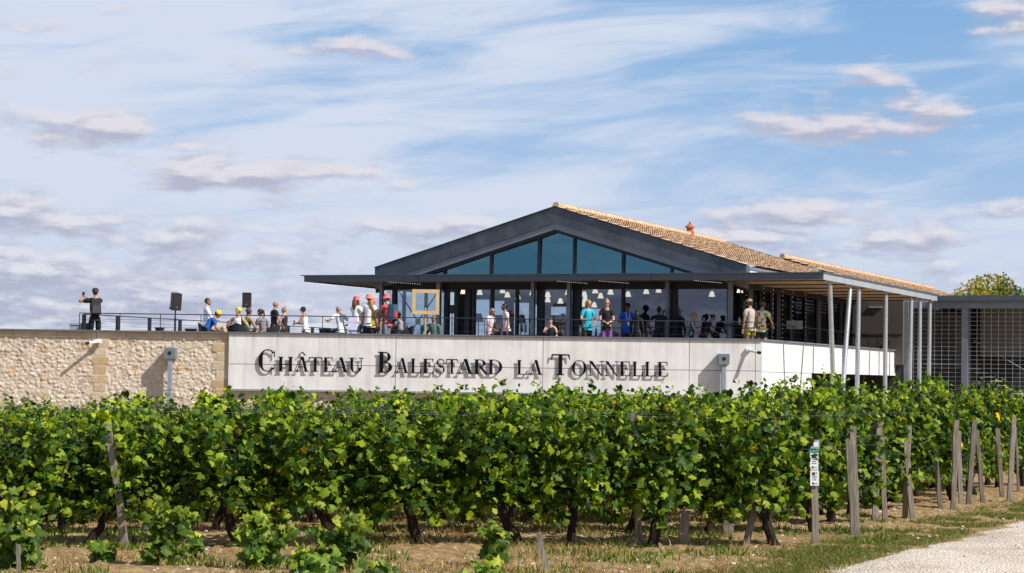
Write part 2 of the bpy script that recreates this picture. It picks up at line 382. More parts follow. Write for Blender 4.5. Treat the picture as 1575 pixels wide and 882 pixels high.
tc = N(wt, 'ShaderNodeTexCoord'); sx = N(wt, 'ShaderNodeSeparateXYZ'); L(wt, tc.outputs['Generated'], sx.inputs[0])
az = mth(wt, 'MULTIPLY', mth(wt, 'ARCTAN2', sx.outputs[0], sx.outputs[1]), 3388.0)
el = mth(wt, 'MULTIPLY', mth(wt, 'ARCSINE', sx.outputs[2]), 3388.0)
cb = N(wt, 'ShaderNodeCombineXYZ'); L(wt, az, cb.inputs[0]); L(wt, el, cb.inputs[1]); P = cb.outputs[0]
def dens(off):
    q = N(wt, 'ShaderNodeGroup'); q.node_tree = g; L(wt, vadd(wt, P, off), q.inputs[0]); return q.outputs[0]
d0 = dens((0, 0, 0)); d1 = dens((6, 15, 0))
cover = mrange(wt, d0, -0.22, 0.60, 0, 1)
light = mrange(wt, mth(wt, 'SUBTRACT', d0, d1), -0.25, 0.55, 0, 1)
sky = N(wt, 'ShaderNodeTexSky'); sky.sky_type = 'NISHITA'; sky.sun_disc = False
sky.sun_elevation = math.asin(SUN.z); sky.sun_rotation = math.atan2(SUN.x, SUN.y)
sky.air_density = 1.0; sky.dust_density = 0.4; sky.ozone_density = 1.5
base = mixc(wt, 1.0, sky.outputs[0], (0.095, 0.095, 0.095), 'MULTIPLY')
blue = ramp(wt, mrange(wt, el, 0, 620, 0, 1, False), [(0.0, (0.50, 0.60, 0.80)), (0.35, (0.40, 0.56, 0.83)), (0.7, (0.28, 0.49, 0.80)), (1.0, (0.21, 0.43, 0.76))])
base = mixc(wt, mrange(wt, el, 900, 2600, 0.85, 0.0), base, blue)
# high thin cirrus veil, thicker to the north-west, in long streaks
mp = N(wt, 'ShaderNodeMapping'); mp.inputs['Rotation'].default_value = (0, 0, math.radians(-5)); L(wt, P, mp.inputs[0])
c1 = noise(wt, 1.0, 6, 0.60, vmul(wt, mp.outputs[0], (1/420, 1/62, 0)), 0.7)
c2 = noise(wt, 1.0, 4, 0.5, vmul(wt, mp.outputs[0], (1/700, 1/190, 0)), 0.4)
side = mth(wt, 'MULTIPLY', mrange(wt, az, -700, 560, 0.66, 0.15), mrange(wt, az, -4200, -2000, 0.0, 1.0))
lowv = mrange(wt, el, 60, 420, 0.42, 0.0)
veil = mth(wt, 'ADD', mth(wt, 'ADD', side, lowv), mth(wt, 'ADD', mth(wt, 'MULTIPLY', mth(wt, 'SUBTRACT', c1, 0.47), 2.3), mth(wt, 'MULTIPLY', mth(wt, 'SUBTRACT', c2, 0.5), 1.8)))
veil = mrange(wt, veil, -0.12, 0.85, 0.02, 0.92)
s1 = mixc(wt, veil, base, (0.685, 0.745, 0.875))
s1 = mixc(wt, mrange(wt, el, 60, 330, 0.55, 0.0), s1, (0.57, 0.65, 0.81))
grey = mrange(wt, el, 60, 420, 0, 1)
darkc = mixc(wt, grey, (0.415, 0.455, 0.60), (0.47, 0.475, 0.60))
litc = mixc(wt, grey, (0.75, 0.77, 0.85), (0.76, 0.73, 0.785))
cc = mixc(wt, light, darkc, litc)
s2 = mixc(wt, mth(wt, 'MULTIPLY', cover, 0.93), s1, cc)
gm = mrange(wt, el, -40, 5, 1, 0)
s3 = mixc(wt, gm, s2, (0.30, 0.26, 0.20))
bg = N(wt, 'ShaderNodeBackground'); L(wt, s3, bg.inputs[0]); bg.inputs[1].default_value = 1.0
world.cycles.sampling_method = 'MANUAL'; world.cycles.sample_map_resolution = 256
wo = N(wt, 'ShaderNodeOutputWorld'); L(wt, bg.outputs[0], wo.inputs[0])

sl = bpy.data.lights.new('sun', 'SUN'); sl.energy = 5.5; sl.angle = math.radians(0.5); sl.color = (1.0, 0.955, 0.89)
so = bpy.data.objects.new('sun', sl); COL.objects.link(so); so.location = SUN*50
so.rotation_euler = SUN.to_track_quat('Z', 'Y').to_euler()

# ------------------------------------------------------------------ ground, road, verge
def soil_z(x, y):
    base = (fbm(x*1.1, y*1.1, 3, 5)-0.45)*0.10
    cl = fbm(x*9, y*9, 3, 9); return base + np.clip(cl-0.47, 0, 1)*0.13
me = MB(); me.box((0, 900, -0.16), (4000, 2400, 0.2)); tag(me.build('ground', M['soil']), kind='structure')
nx, ny = 330, 380
gx = np.linspace(-6.5, 7.5, nx); gy = np.linspace(17.0, 38.0, ny) ; X, Y = np.meshgrid(gx, gy)
X = X*(Y/24.0)*0.95
# the track runs along the row ends
RE = [(2.2, 19.35), (2.90, 20.8), (3.55, 22.37), (4.07, 23.5), (4.80, 24.9), (5.75, 27.3), (6.9, 29.5), (9.2, 34.2), (13, 41.5), (19, 53)]
def road_x(y): return np.interp(y, [p[1] for p in RE], [p[0] for p in RE])
Z = soil_z(X, Y); onroad = np.clip((X-road_x(Y)+0.35)/0.5, 0, 1); Z = Z*(1-onroad) - 0.03*onroad
idx = np.arange(nx*ny).reshape(ny, nx)
F = np.stack([idx[:-1, :-1], idx[:-1, 1:], idx[1:, 1:], idx[1:, :-1]], -1).reshape(-1, 4)
tag(np_mesh('soil', np.stack([X, Y, Z], -1).reshape(-1, 3), F, M['soil'], smooth=True), kind='structure')
ys_ = np.linspace(14, 56, 300); ws = np.linspace(0, 1, 40)
jag = (fbm(ys_*1.7, ys_*0+3.1, 4, 3)-0.47)*0.9
YY, WW = np.meshgrid(ys_, ws, indexing='ij'); XX = road_x(YY) + np.where(YY < 19.35, (YY-19.35)*0.48, 0) + jag[:, None]*(1-WW)**6 + WW*9.0
ZZ = 0.012 + (fbm(XX*3, YY*3, 3, 8)-0.45)*0.03 - (1-WW)**30*0.05
idx = np.arange(YY.size).reshape(YY.shape); F = np.stack([idx[:-1, :-1], idx[:-1, 1:], idx[1:, 1:], idx[1:, :-1]], -1).reshape(-1, 4)
tag(np_mesh('gravel_road', np.stack([XX, YY, ZZ], -1).reshape(-1, 3), F, M['gravel'], smooth=True), kind='structure')

def blades(name, pts, hts, w, material, lean=0.5, tint=None, kind='stuff'):
    n = len(pts); th = RNG.uniform(0, 2*PI, n); ln = RNG.uniform(0.1, lean, n)*hts; ph = RNG.uniform(0, 2*PI, n)
    P = np.asarray(pts); sd = np.stack([np.cos(th), np.sin(th), 0*th], -1)*(np.asarray(w)*RNG.uniform(.6, 1.3, n))[:, None]
    mid = P + np.stack([np.cos(ph)*ln*.35, np.sin(ph)*ln*.35, hts*0.6], -1); tip = P + np.stack([np.cos(ph)*ln, np.sin(ph)*ln, hts], -1)
    V = np.stack([P-sd, P+sd, mid+sd*.7, mid-sd*.7, tip+sd*.1, tip-sd*.1], 1).reshape(-1, 3)
    b = np.arange(n)[:, None]*6; F = np.concatenate([b+[0, 1, 2, 3], b+[3, 2, 4, 5]], 0)
    cols = np.repeat(RNG.uniform(0.7, 1.2, (n, 1)) if tint is None else tint, 6, 0)*np.ones((1, 3))
    return tag(np_mesh(name, V, F, material, cols), kind=kind)
n = 110000; y = 17.0 + (RNG.random(n)**1.3)*24; off = RNG.normal(-0.42, 0.33, n); x = road_x(y) + np.where(y < 19.35, (y-19.35)*0.48, 0) + off
patch = fbm(x*1.6, y*1.6, 3, 21); keep = (off < 0.22) & (patch > 0.36) & (off > -1.5); x, y, off = x[keep], y[keep], off[keep]
h = RNG.uniform(0.018, 0.05, len(x))*(1+0.8*(RNG.random(len(x)) < .06))
blades('verge_grass', np.stack([x, y, x*0-0.005], -1), h, 0.0042, M['grass'], 1.3)
n = 55000; y = RNG.uniform(18.2, 33, n); x = RNG.uniform(-7, 1, n)*y/24; x = np.where(RNG.random(n) < .45, RNG.uniform(-1.5, 3.3, n), x)
x = np.minimum(x, road_x(y)-0.55-RNG.random(n)*0.2)
patch = fbm(x*1.3, y*1.3, 3, 31); keep = patch > 0.44+0.12*RNG.random(n); x, y = x[keep], y[keep]
blades('dry_straw', np.stack([x, y, soil_z(x, y)-0.004], -1), RNG.uniform(0.02, 0.10, len(x)), 0.004, M['straw'], 1.9)
n = 20000; cx = RNG.uniform(-6.5, 4.6, 260); cy = 18.6+RNG.random(260)*14; k = RNG.integers(0, 260, n)
x = cx[k]+RNG.normal(0, .16, n); y = cy[k]+RNG.normal(0, .13, n); keep = (x < road_x(y)-0.3); x, y = x[keep], y[keep]
blades('weeds', np.stack([x, y, soil_z(x, y)-0.004], -1), RNG.uniform(0.02, 0.085, len(x)), 0.009, M['leaf2'], 1.0)
# pebbles lying on the soil and the track
b = MB()
for i in range(1500):
    yy = random.uniform(18.2, 31); xx = random.uniform(-6, 8)*yy/24
    r = random.uniform(0.008, 0.026)*(1.25 if xx > road_x(yy) else 1)
    if xx > road_x(yy) and random.random() < .7: continue
    zz = 0.01 if xx > road_x(yy) else float(soil_z(np.array([xx]), np.array([yy]))[0])
    b.ball((xx, yy, zz), (r*random.uniform(.8, 1.4), r, r*.6), 6, 4, Matrix.Rotation(random.uniform(0, PI), 3, 'Z'))
tag(b.build('pebbles', M['pebble']), kind='stuff')

# ------------------------------------------------------------------ winery: frames of reference
ZU = Vector((0, 0, 1)); YS = math.radians(22.3)
SD = Vector((math.sin(YS), math.cos(YS), 0)); FD = Vector((math.cos(YS), -math.sin(YS), 0))
WY = 66.0; ZCAP = 3.05; FLOOR = 2.48
W0 = Vector((7.516, WY, 0))                                 # outer corner of the terrace wall
C0 = Vector((9.326, 66.0, 0)); CT, CBm = 5.086, 4.865       # outer corner of the canopy
CW, CL_ = 17.5, 17.1
HX = Matrix((FD, SD, ZU)).transposed()
def hp(a, b, z): return C0 - FD*a + SD*b + ZU*z
def HP(u, v, b):
    X = on_plane(u, v, hp(0, b, 0), SD); return -(X-C0).dot(FD), X.z
def SP(u, v, a):
    X = on_plane(u, v, hp(a, 0, 0), FD); return (X-C0).dot(SD), X.z
def hbox(mb, a0, a1, b0, b1, z0, z1): return mb.box(hp((a0+a1)/2, (b0+b1)/2, (z0+z1)/2), (abs(a1-a0), abs(b1-b0), z1-z0), X=HX)
def wp(u, v, off=0.0): return on_plane(u, v, Vector((0, WY-off, 0)), Vector((0, 1, 0)))
def wx(u, v=560): return wp(u, v).x

# ------------------------------------------------------------------ rubble stone wall
XL, XS = -18.5, -8.45
sw = thing('stone_wall', (-13.5, WY+.1, 0), 'long rubble stone wall with pale ashlar course, left of the lettered panels', 'wall')
nx, nz = 420, 120
gx = np.linspace(XL, XS+.02, nx); gz = np.linspace(0, 2.83, nz); X, Z = np.meshgrid(gx, gz)
def rubble(X, Z, seed=0):
    cw, ch = 0.21, 0.125
    wob = (fbm(X*1.2, Z*1.2, 3, seed+2)-.45)*.12; Xq = X+(fbm(X*9, Z*9, 3, seed+5)-.45)*.09; Zq = Z+wob+(fbm(X*9, Z*9, 3, seed+6)-.45)*.07
    iz = np.floor(Zq/ch).astype(int); f1 = np.full(X.shape, 9.); f2 = np.full(X.shape, 9.); cid = np.zeros(X.shape, int)
    def hh(a, b_, k):
        n = (a*73856093 ^ b_*19349663 ^ (k+seed)*83492791) & 0x7fffffff; n = (n*1103515245+12345) & 0x7fffffff
        return ((n >> 8) & 0xffff)/65535.
    for dz in (-1, 0, 1):
        r = iz+dz; sh = hh(r, r*0, 7)*cw; ix = np.floor((Xq-sh)/cw).astype(int)
        for dx in (-1, 0, 1):
            c = ix+dx; px = (c+.5+(hh(c, r, 1)-.5)*.75)*cw+sh; pz = (r+.5+(hh(c, r, 2)-.5)*.55)*ch
            d = np.sqrt(((Xq-px)/1.45)**2+((Zq-pz)*1.05)**2)*(0.8+.4*hh(c, r, 3))
            up = d < f1; f2 = np.where(up, f1, np.minimum(f2, d)); cid = np.where(up, c*1000+r, cid); f1 = np.where(up, d, f1)
    e = np.clip((f2-f1)/0.06, 0, 1); e = e*e*(3-2*e)
    return e, cid, hh
E_, cid, hh = rubble(X, Z)
pro = hh(cid, cid*0, 5); H = E_*(0.006+0.018*pro*pro) + (fbm(X*17, Z*20, 4, 4)-.47)*.052*(0.5+E_) + (fbm(X*45, Z*45, 2, 14)-.4)*.012
r1, r2 = hh(cid, cid*0, 11), hh(cid, cid*0, 12)
base = np.stack([0.70+.16*(r1-.5), 0.60+.16*(r1-.5), 0.485+.15*(r1-.5)], -1)
och = (r2 > 0.965)[..., None]; gry = (r2 < 0.10)[..., None]
base = np.where(och, base*np.array([0.86, .66, .42]), base); base = np.where(gry, base*np.array([.72, .74, .78]), base)
mort = np.array([0.60, 0.505, 0.40])*(0.9+.2*fbm(X*5, Z*5, 3, 6))[..., None]
colr = mort*(1-E_[..., None]) + base*E_[..., None]
# dressed blocks: the quoins beside the panels and a bonded strip further left
def dressed(xc, wa, wb, z0=0.0):
    global H, colr
    zc = np.floor((Z-z0)/0.27); w = np.where(zc % 2 == 0, wa, wb); ins = np.abs(X-xc) < w
    jt = (np.minimum(np.abs((Z-z0)/0.27-zc), np.abs((Z-z0)/0.27-zc-1)) < 0.045) | (np.abs(np.abs(X-xc)-w) < .015)
    q = ((zc*37+int(abs(xc)*10)*5).astype(int)*2654435761 >> 7) & 255; q = q/255.
    bc = np.stack([0.62-.10*q, 0.52-.15*q, 0.40-.19*q], -1)*(0.85+.3*fbm(X*7, Z*7, 4, 2))[..., None]
    H = np.where(ins, np.where(jt, 0.018, 0.03)+(fbm(X*30, Z*30, 3, 3)-.45)*.012, H)
    colr = np.where((ins & ~jt)[..., None], bc, np.where((ins & jt)[..., None], mort*1.05, colr))
dressed(XS-.1, 0.30, 0.42); dressed(-12.3, 0.20, 0.27, .1)
idx = np.arange(nx*nz).reshape(nz, nx); F = np.stack([idx[:-1, :-1], idx[:-1, 1:], idx[1:, 1:], idx[1:, :-1]], -1).reshape(-1, 4)
np_mesh('rubble_face', np.stack([X, WY+.07-H, Z], -1).reshape(-1, 3), F, M['stone'], colr.reshape(-1, 3)*1.0, parent=sw, smooth=True)
b = MB(); b.box(((XL+XS)/2, WY+.27, 1.41), (XS-XL, .36, 2.82)); b.build('wall_core', M['ashlar'], sw)
b = MB(); x = XL
while x < XS-.02:
    w = min(random.uniform(.75, 1.3), XS-x); b.box((x+w/2, WY+.24, 2.92), (w-.012, .44, .176)); x += w
b.build('ashlar_course', M['ashlar'], sw)
b = MB(); b.box(((XL+XS)/2, WY+.2, 3.03), (XS-XL, .56, .04)); b.build('metal_cap', M['cap'], sw)

# ------------------------------------------------------------------ lettered terrace wall of pale concrete panels
tw = thing('terrace_wall', (0, WY, 0), 'terrace wall of pale concrete panels carrying the black lettering', 'wall')
PF = WY-.05                                                # panel face
xj = [XS, wx(608.7), wx(835), wx(1060), wx(1161.5), W0.x]
ZB = 1.315; ZM = 2.09
for i in range(5):
    for (z0, z1) in ((ZM+.008, 3.0), (ZB+.03 if i < 3 else 0.0, ZM-.008)):
        b = MB(); x0, x1 = xj[i]+(.008 if i else 0), xj[i+1]-(.008 if i < 4 else 0)
        b.box(((x0+x1)/2, PF+.06, (z0+z1)/2), (x1-x0, .12, z1-z0)); b.build('panel', M['concrete'], tw)
b = MB(); b.box(((XS+.02+W0.x-.1)/2, WY+.22, (ZB+3.0)/2), (W0.x-XS-.14, .28, 3.0-ZB-.02)); b.build('wall_core', M['cap'], tw)
b = MB(); b.box(((XS+xj[3])/2, PF+.04, ZB+.012), (xj[3]-XS+.02, .2, .03)); b.build('drip_rail', M['pipe'], tw)
b = MB(); b.box(((XS+xj[3])/2, WY+.18, ZB-.12), (xj[3]-XS, .3, .2)); b.build('ashlar_course', M['ashlar'], tw)
nx, nz = 420, 40; gx = np.linspace(XS, xj[3], nx); gz = np.linspace(0.2, ZB-.2, nz); X, Z = np.meshgrid(gx, gz)
E_, cid, hh = rubble(X, Z, 3); H = E_*.03 + (fbm(X*16, Z*16, 4, 4)-.47)*.045; r1 = hh(cid, cid*0, 11)
colr = np.stack([0.60+.14*(r1-.5), 0.49+.13*(r1-.5), 0.39+.11*(r1-.5)], -1)
idx = np.arange(nx*nz).reshape(nz, nx); F = np.stack([idx[:-1, :-1], idx[:-1, 1:], idx[1:, 1:], idx[1:, :-1]], -1).reshape(-1, 4)
np_mesh('rubble_face', np.stack([X, WY+.07-H, Z], -1).reshape(-1, 3), F, M['stone'], colr.reshape(-1, 3), parent=tw, smooth=True)
b = MB(); b.box(((XS+xj[3])/2, WY+.24, .55), (xj[3]-XS-.02, .3, 1.1)); b.build('wall_core', M['ashlar'], tw)
b = MB(); b.box(((XS+W0.x)/2, WY+.14, 3.028), (W0.x-XS+.03, .50, .044)); b.build('metal_cap', M['cap'], tw)

# side wall running back from the corner: overhanging white panels with slanting joints
sd = thing('side_wall', tuple(W0), 'sunlit white side wall of the terrace above a dark recess, right of the lettering', 'wall')
def sp_(t, z, o=0.0): return W0 + SD*t + FD*o + ZU*z
SL = 20.1
def side_t(u, v):
    X = on_plane(u, v, W0, FD); return (X-W0).dot(SD)
jn = [(0.0, 0.0), (side_t(1200, 526), side_t(1202, 572)), (side_t(1236.3, 528), side_t(1232.5, 573)), (side_t(1249.8, 530), side_t(1249.4, 573)),
      (side_t(1296, 534), side_t(1294.5, 576)), (side_t(1337.5, 537), side_t(1336.5, 577)), (side_t(1353, 538), side_t(1353, 577)), (side_t(1369, 540), side_t(1369, 578)), (SL, SL)]
for i in range(8):
    (t0, b0), (t1, b1) = jn[i], jn[i+1]; g0 = .012 if i else 0.0; zb = 2.075
    poly = [sp_(b0+g0, zb, -.02), sp_(b1-.012, zb, -.02), sp_(t1-.012, 3.0, -.02), sp_(t0+g0, 3.0, -.02)]
    MB().prism(poly, -FD*.1).build('panel', M['white'], sd)
    if i < 3:
        poly = [sp_(b0+g0, 0, -.02), sp_(b1-.012, 0, -.02), sp_(b1-.012, zb-.016, -.02), sp_(b0+g0, zb-.016, -.02)]
        MB().prism(poly, -FD*.1).build('panel', M['white'], sd)
b = MB(); b.prism([sp_(.1, 2.09, -.13), sp_(SL, 2.09, -.13), sp_(SL, 3.0, -.13), sp_(.1, 3.0, -.13)], -FD*.1)
b.prism([sp_(.1, 0, -.13), sp_(6.35, 0, -.13), sp_(6.35, 2.08, -.13), sp_(.1, 2.08, -.13)], -FD*.1); b.build('wall_core', M['box'], sd)
b = MB(); b.box(sp_(SL/2+.05, 3.028, -.17), (.44, SL, .042), X=HX); b.build('metal_cap', M['band'], sd)
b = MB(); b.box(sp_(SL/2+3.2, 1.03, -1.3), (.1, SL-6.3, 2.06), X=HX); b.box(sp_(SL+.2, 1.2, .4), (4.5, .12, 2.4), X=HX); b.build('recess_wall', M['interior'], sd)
for t in (7.1, 8.6, 11.2, 13.6, 16.5):
    b = MB(); b.box(sp_(t, 1.05, -1.2), (.06, 1.0, 1.7), X=HX); b.build('window', M['gableglass'], sd)
b = MB(); b.box(sp_(7.85, 1.03, -1.12), (.16, .22, 2.05), X=HX); b.build('timber_post', M['soffit'], sd)

# terrace deck behind the parapets
b = MB(); poly = [Vector((XL, WY+.46, 2.2)), sp_(.3, 2.2, -.4), sp_(SL, 2.2, -.3), sp_(SL+1, 2.2, -18), Vector((XL, 90, 2.2))]
b.prism(poly, ZU*(FLOOR-2.2)); tag(b.build('terrace_deck', M['slab']), kind='structure')

# ------------------------------------------------------------------ railings
def railing(name, label, P0, D, length, step, post_r, ztop=3.56, ncab=4, square=False):
    t = thing(name, tuple(P0), label, 'railing', 'terrace railings'); mb = MB()
    mb.tube([P0+ZU*ztop, P0+D*length+ZU*ztop], .017, 6); mb.build('top_rail', M['rail'], t)
    for k in range(ncab):
        z = FLOOR+.2+(ztop-FLOOR-.2)*(k)/ncab+.04; mb = MB(); mb.tube([P0+ZU*z, P0+D*length+ZU*z], .0045, 5); mb.build('cable', M['rail'], t)
    n = int(length/step)
    for k in range(n+1):
        q = P0+D*(k*step)+ZU*((FLOOR+ztop)/2); mb = MB()
        mb.box(q, (post_r*2, post_r*(5 if square else 2), ztop-FLOOR-.02), X=HX if square else None); mb.build('post', M['rail'], t)
RL = Vector((wx(119, 500), WY+.30, 0))
railing('terrace_railing', 'thin dark cable railing along the front edge of the terrace above the lettering', RL, Vector((1, 0, 0)), W0.x-.25-RL.x, 1.22, .011)
railing('terrace_railing', 'railing with thick black flat posts running back at the left end of the terrace', RL+Vector((.12, .1, 0)), SD, 21.0, 1.86, .028, 3.53, 4, True)
railing('terrace_railing', 'dark cable railing on top of the white side wall, right of the corner', W0+Vector((-.2, .42, 0)), SD, 19.2, 1.5, .014)

# ------------------------------------------------------------------ black letters standing off the panels
LT = thing('wall_lettering', (-1, PF, 2.2), 'black raised serif lettering naming the estate across the pale terrace wall', 'sign')
def glyph(ch):
    """list of convex strips (lists of quads) in a unit cell; x,y in 0..1; second value = stroke scale"""
    Q = []
    T, t, sr = .23, .065, .06
    def quad(*p): Q.append(list(p))
    def bar(x0, y0, x1, y1): quad((x0, y0), (x1, y0), (x1, y1), (x0, y1))
    def serif(xc, y, w, up):
        h = sr; bar(xc-w, y if up else y-h, xc+w, y+h if up else y)
    def stem(xc, w=T, y0=0., y1=1., s0=True, s1=True, sw_=.18):
        w = w*1.15
        bar(xc-w/2, y0, xc+w/2, y1)
        if s0: serif(xc, y0, sw_, True)
        if s1: serif(xc, y1, sw_, False)
    def diag(x0, y0, x1, y1, w): quad((x0-w/2, y0), (x0+w/2, y0), (x1+w/2, y1), (x1-w/2, y1))
    def arc(cx, cy, rx, ry, a0, a1, thick, thin, n=22):
        pts = []
        for i in range(n+1):
            a = math.radians(a0+(a1-a0)*i/n); c, s_ = math.cos(a), math.sin(a)
            w = thin+(thick*1.15-thin)*abs(c)**1.6
            pts.append(((cx+rx*c, cy+ry*s_), (cx+(rx-w)*c, cy+(ry-thin)*s_)))
        for i in range(n): quad(pts[i][0], pts[i+1][0], pts[i+1][1], pts[i][1])
    if ch == 'C': arc(.52, .5, .52, .52, 42, 318, .21, .05, 30); quad((.87, .66), (.93, .66), (.93, 1.0), (.885, .9)); quad((.87, .34), (.885, .1), (.93, 0), (.93, .34))
    if ch == 'H': stem(.17, .18); stem(.83, .18); bar(.25, .47, .75, .53)
    if ch in 'AÂ':
        diag(.13, 0, .5, 1., .055); diag(.84, 0, .53, 1.02, .21); bar(.26, .30, .72, .355); serif(.13, 0, .13, True); serif(.84, 0, .18, True)
        if ch == 'Â': diag(.26, 1.10, .5, 1.34, .09); diag(.76, 1.10, .52, 1.34, .12)
    if ch == 'T': stem(.5, .17, s1=False, sw_=.19); bar(.04, .93, .96, 1.); quad((.0, .72), (.03, .72), (.13, .95), (.04, 1.)); quad((.97, .72), (1., .72), (.96, 1.), (.87, .95))
    if ch == 'E': stem(.24, .22); bar(.24, .94, .9, 1.); bar(.24, 0, .92, .06); bar(.3, .48, .7, .53); quad((.88, .72), (.92, .72), (.9, 1.), (.8, .96)); quad((.8, .04), (.92, 0), (1., .28), (.96, .28)); quad((.66, .5), (.7, .37), (.73, .37), (.73, .64))
    if ch == 'U': bar(.12, .3, .30, 1.); serif(.21, 1, .2, False); bar(.80, .3, .86, 1.); serif(.83, 1, .15, False); arc(.49, .34, .37, .36, 180, 360, .17, .06)
    if ch == 'B': stem(.24, .22, sw_=.22); arc(.42, .755, .42, .245, -90, 90, .19, .055); arc(.42, .265, .53, .265, -90, 90, .22, .055); bar(.24, .945, .45, 1); bar(.24, 0, .45, .055); bar(.24, .48, .45, .53)
    if ch == 'L': stem(.26, .20); bar(.26, 0, .93, .06); quad((.8, .04), (.93, 0), (1., .32), (.96, .32))
    if ch == 'S':
        arc(.5, .74, .42, .27, 30, 270, .15, .06); arc(.5, .27, .47, .28, -150, 90, .17, .06)
        quad((.36, .60), (.30, .47), (.66, .36), (.74, .50)); quad((.84, .68), (.89, .68), (.89, 1.), (.83, .9)); quad((.05, .34), (.1, .34), (.13, .12), (.05, 0))
    if ch == 'R': stem(.21, .18); arc(.40, .74, .42, .26, -90, 90, .18, .055); bar(.21, .945, .42, 1); bar(.21, .48, .42, .53); diag(.88, 0, .48, .5, .2); serif(.9, 0, .12, True)
    if ch == 'D': stem(.20, .18); arc(.36, .5, .62, .5, -90, 90, .19, .055, 26); bar(.2, .945, .38, 1); bar(.2, 0, .38, .055)
    if ch == 'O': arc(.5, .5, .5, .52, 0, 360, .18, .05, 40)
    if ch == 'N': bar(.13, 0, .18, 1); serif(.15, 0, .14, True); quad((.04, 1), (.26, 1), (.88, 0), (.80, -.01)); bar(.82, 0, .87, 1.); serif(.845, 1, .14, False)
    return Q
# (character, left and right pixel on the wall, cap height in metres)
TXT = [('C', 398.1, 425.1, .645), ('H', 428.6, 451.2, .44), ('Â', 454.5, 475, .44), ('T', 474.5, 496.5, .44), ('E', 497.5, 513.5, .44), ('A', 512.5, 535.5, .44), ('U', 536.5, 560, .44),
       ('B', 581.3, 604.9, .63), ('A', 608, 628.2, .44), ('L', 630.8, 649, .44), ('E', 650.2, 668.2, .44), ('S', 670.7, 684.8, .44), ('T', 685.8, 704.5, .44), ('A', 702.5, 727.5, .44), ('R', 728.5, 751, .44), ('D', 750.8, 773, .44),
       ('L', 794, 811.9, .44), ('A', 813, 834, .44), ('T', 847, 876.7, .63), ('O', 879.4, 901.9, .45), ('N', 904, 929.5, .44), ('N', 929.5, 952, .44), ('E', 952.3, 969.9, .44), ('L', 971.3, 989.3, .44), ('L', 990.5, 1008.7, .44), ('E', 1010.3, 1027.6, .44)]
ZBASE = (wp(411, 571.5).z + wp(1019, 579.5).z)/2
for ch, u0, u1, hgt in TXT:
    x0, x1 = wx(u0), wx(u1); mb = MB()
    for k, q in enumerate(glyph(ch)):
        o = .0006*(k % 12)
        mb.prism([Vector((x0+p[0]*(x1-x0), PF-.078-o, ZBASE+p[1]*hgt)) for p in q], (0, .018+2*o, 0))
    for px_, pz in ((.22, .06), (.5 if ch in 'TCOUS' else .24, .94)):
        mb.tube([Vector((x0+px_*(x1-x0), PF-.06, ZBASE+pz*hgt)), Vector((x0+px_*(x1-x0), PF+.01, ZBASE+pz*hgt))], .008, 5)
    mb.build('letter', M['letter'], LT)

# ------------------------------------------------------------------ rain spouts with down pipes, wall cameras
def spout(u, label):
    q = wp(u, 536); z = wp(u, 544).z if u < 600 else wp(u, 553).z
    y0 = WY-.42; t = thing('rain_spout', (q.x, y0+.2, 0), label, 'rain spout', 'rain spouts on the wall')
    b = MB(); b.box((q.x, y0+.22, z), (.32, .46, .32)); b.build('box', M['box'], t)
    b = MB(); b.lathe((q.x, y0-.012, z+.01), [(.055, 0), (.055, .012)], 12, Matrix.Rotation(PI/2, 3, 'X')); b.build('outlet', M['dark'], t)
    b = MB(); b.box((q.x-.0, y0+.16, (z-.16)/2), (.115, .26, z-.165)); b.build('down_pipe', M['pipe'], t)
    b = MB()
    for zz in (.6, 1.3): b.box((q.x, y0+.16, zz), (.13, .275, .03))
    b.build('clamp', M['box'], t)
spout(264.5, 'grey square spout box on a blue-grey pipe against the rubble stone wall')
spout(1112, 'grey square spout box on a blue-grey pipe against the pale panels near the corner')
def wall_cam(u, v, flip, label):
    q = wp(u, v); t = thing('floodlight', (q.x, WY-.05, q.z), label, 'floodlight', 'floodlights on the wall')
    b = MB(); b.box((q.x, WY-.09, q.z), (.12, .12, .12)); b.build('base', M['white'], t)
    d = Vector((.62*flip, -.72, -.16)).normalized(); p = Vector((q.x, WY-.12, q.z))
    b = MB(); b.tube([p, p+d*.42], [.05, .035], 8); b.build('arm', M['white'], t)
    b = MB(); b.tube([p+d*.40, p+d*.50], [.045, .05], 8); b.build('lens', M['dark'], t)
wall_cam(154, 525, -1, 'small white floodlight on the rubble stone wall below the man with a backpack')
wall_cam(1150, 539, 1, 'small white floodlight on the pale panel beside the wall corner')

# ------------------------------------------------------------------ glass pavilion
PV = thing('pavilion', tuple(hp(9, 6, 0)), 'glass fronted pavilion with slate grey gable, flat canopy and clay tile roof', 'building')
def part(mb, name, m, parent=None, **k): return mb.build(name, m, parent or PV, **k)
GB = 1.8                       # glazing line behind the canopy edge
aR, _ = HP(1127, 446, GB); aL, _ = HP(588, 446, GB)
pk_a, pk_z = HP(855, 317, GB-.1); le_a, le_z = HP(577, 411, GB-.1); re_a, re_z = HP(1148, 407, GB-.1)
half = (le_a-re_a)/2; pk_a = (le_a+re_a)/2; ev_z = (le_z+re_z)/2; slope = (pk_z-ev_z)/half
def roofz(a): return pk_z-abs(a-pk_a)*slope
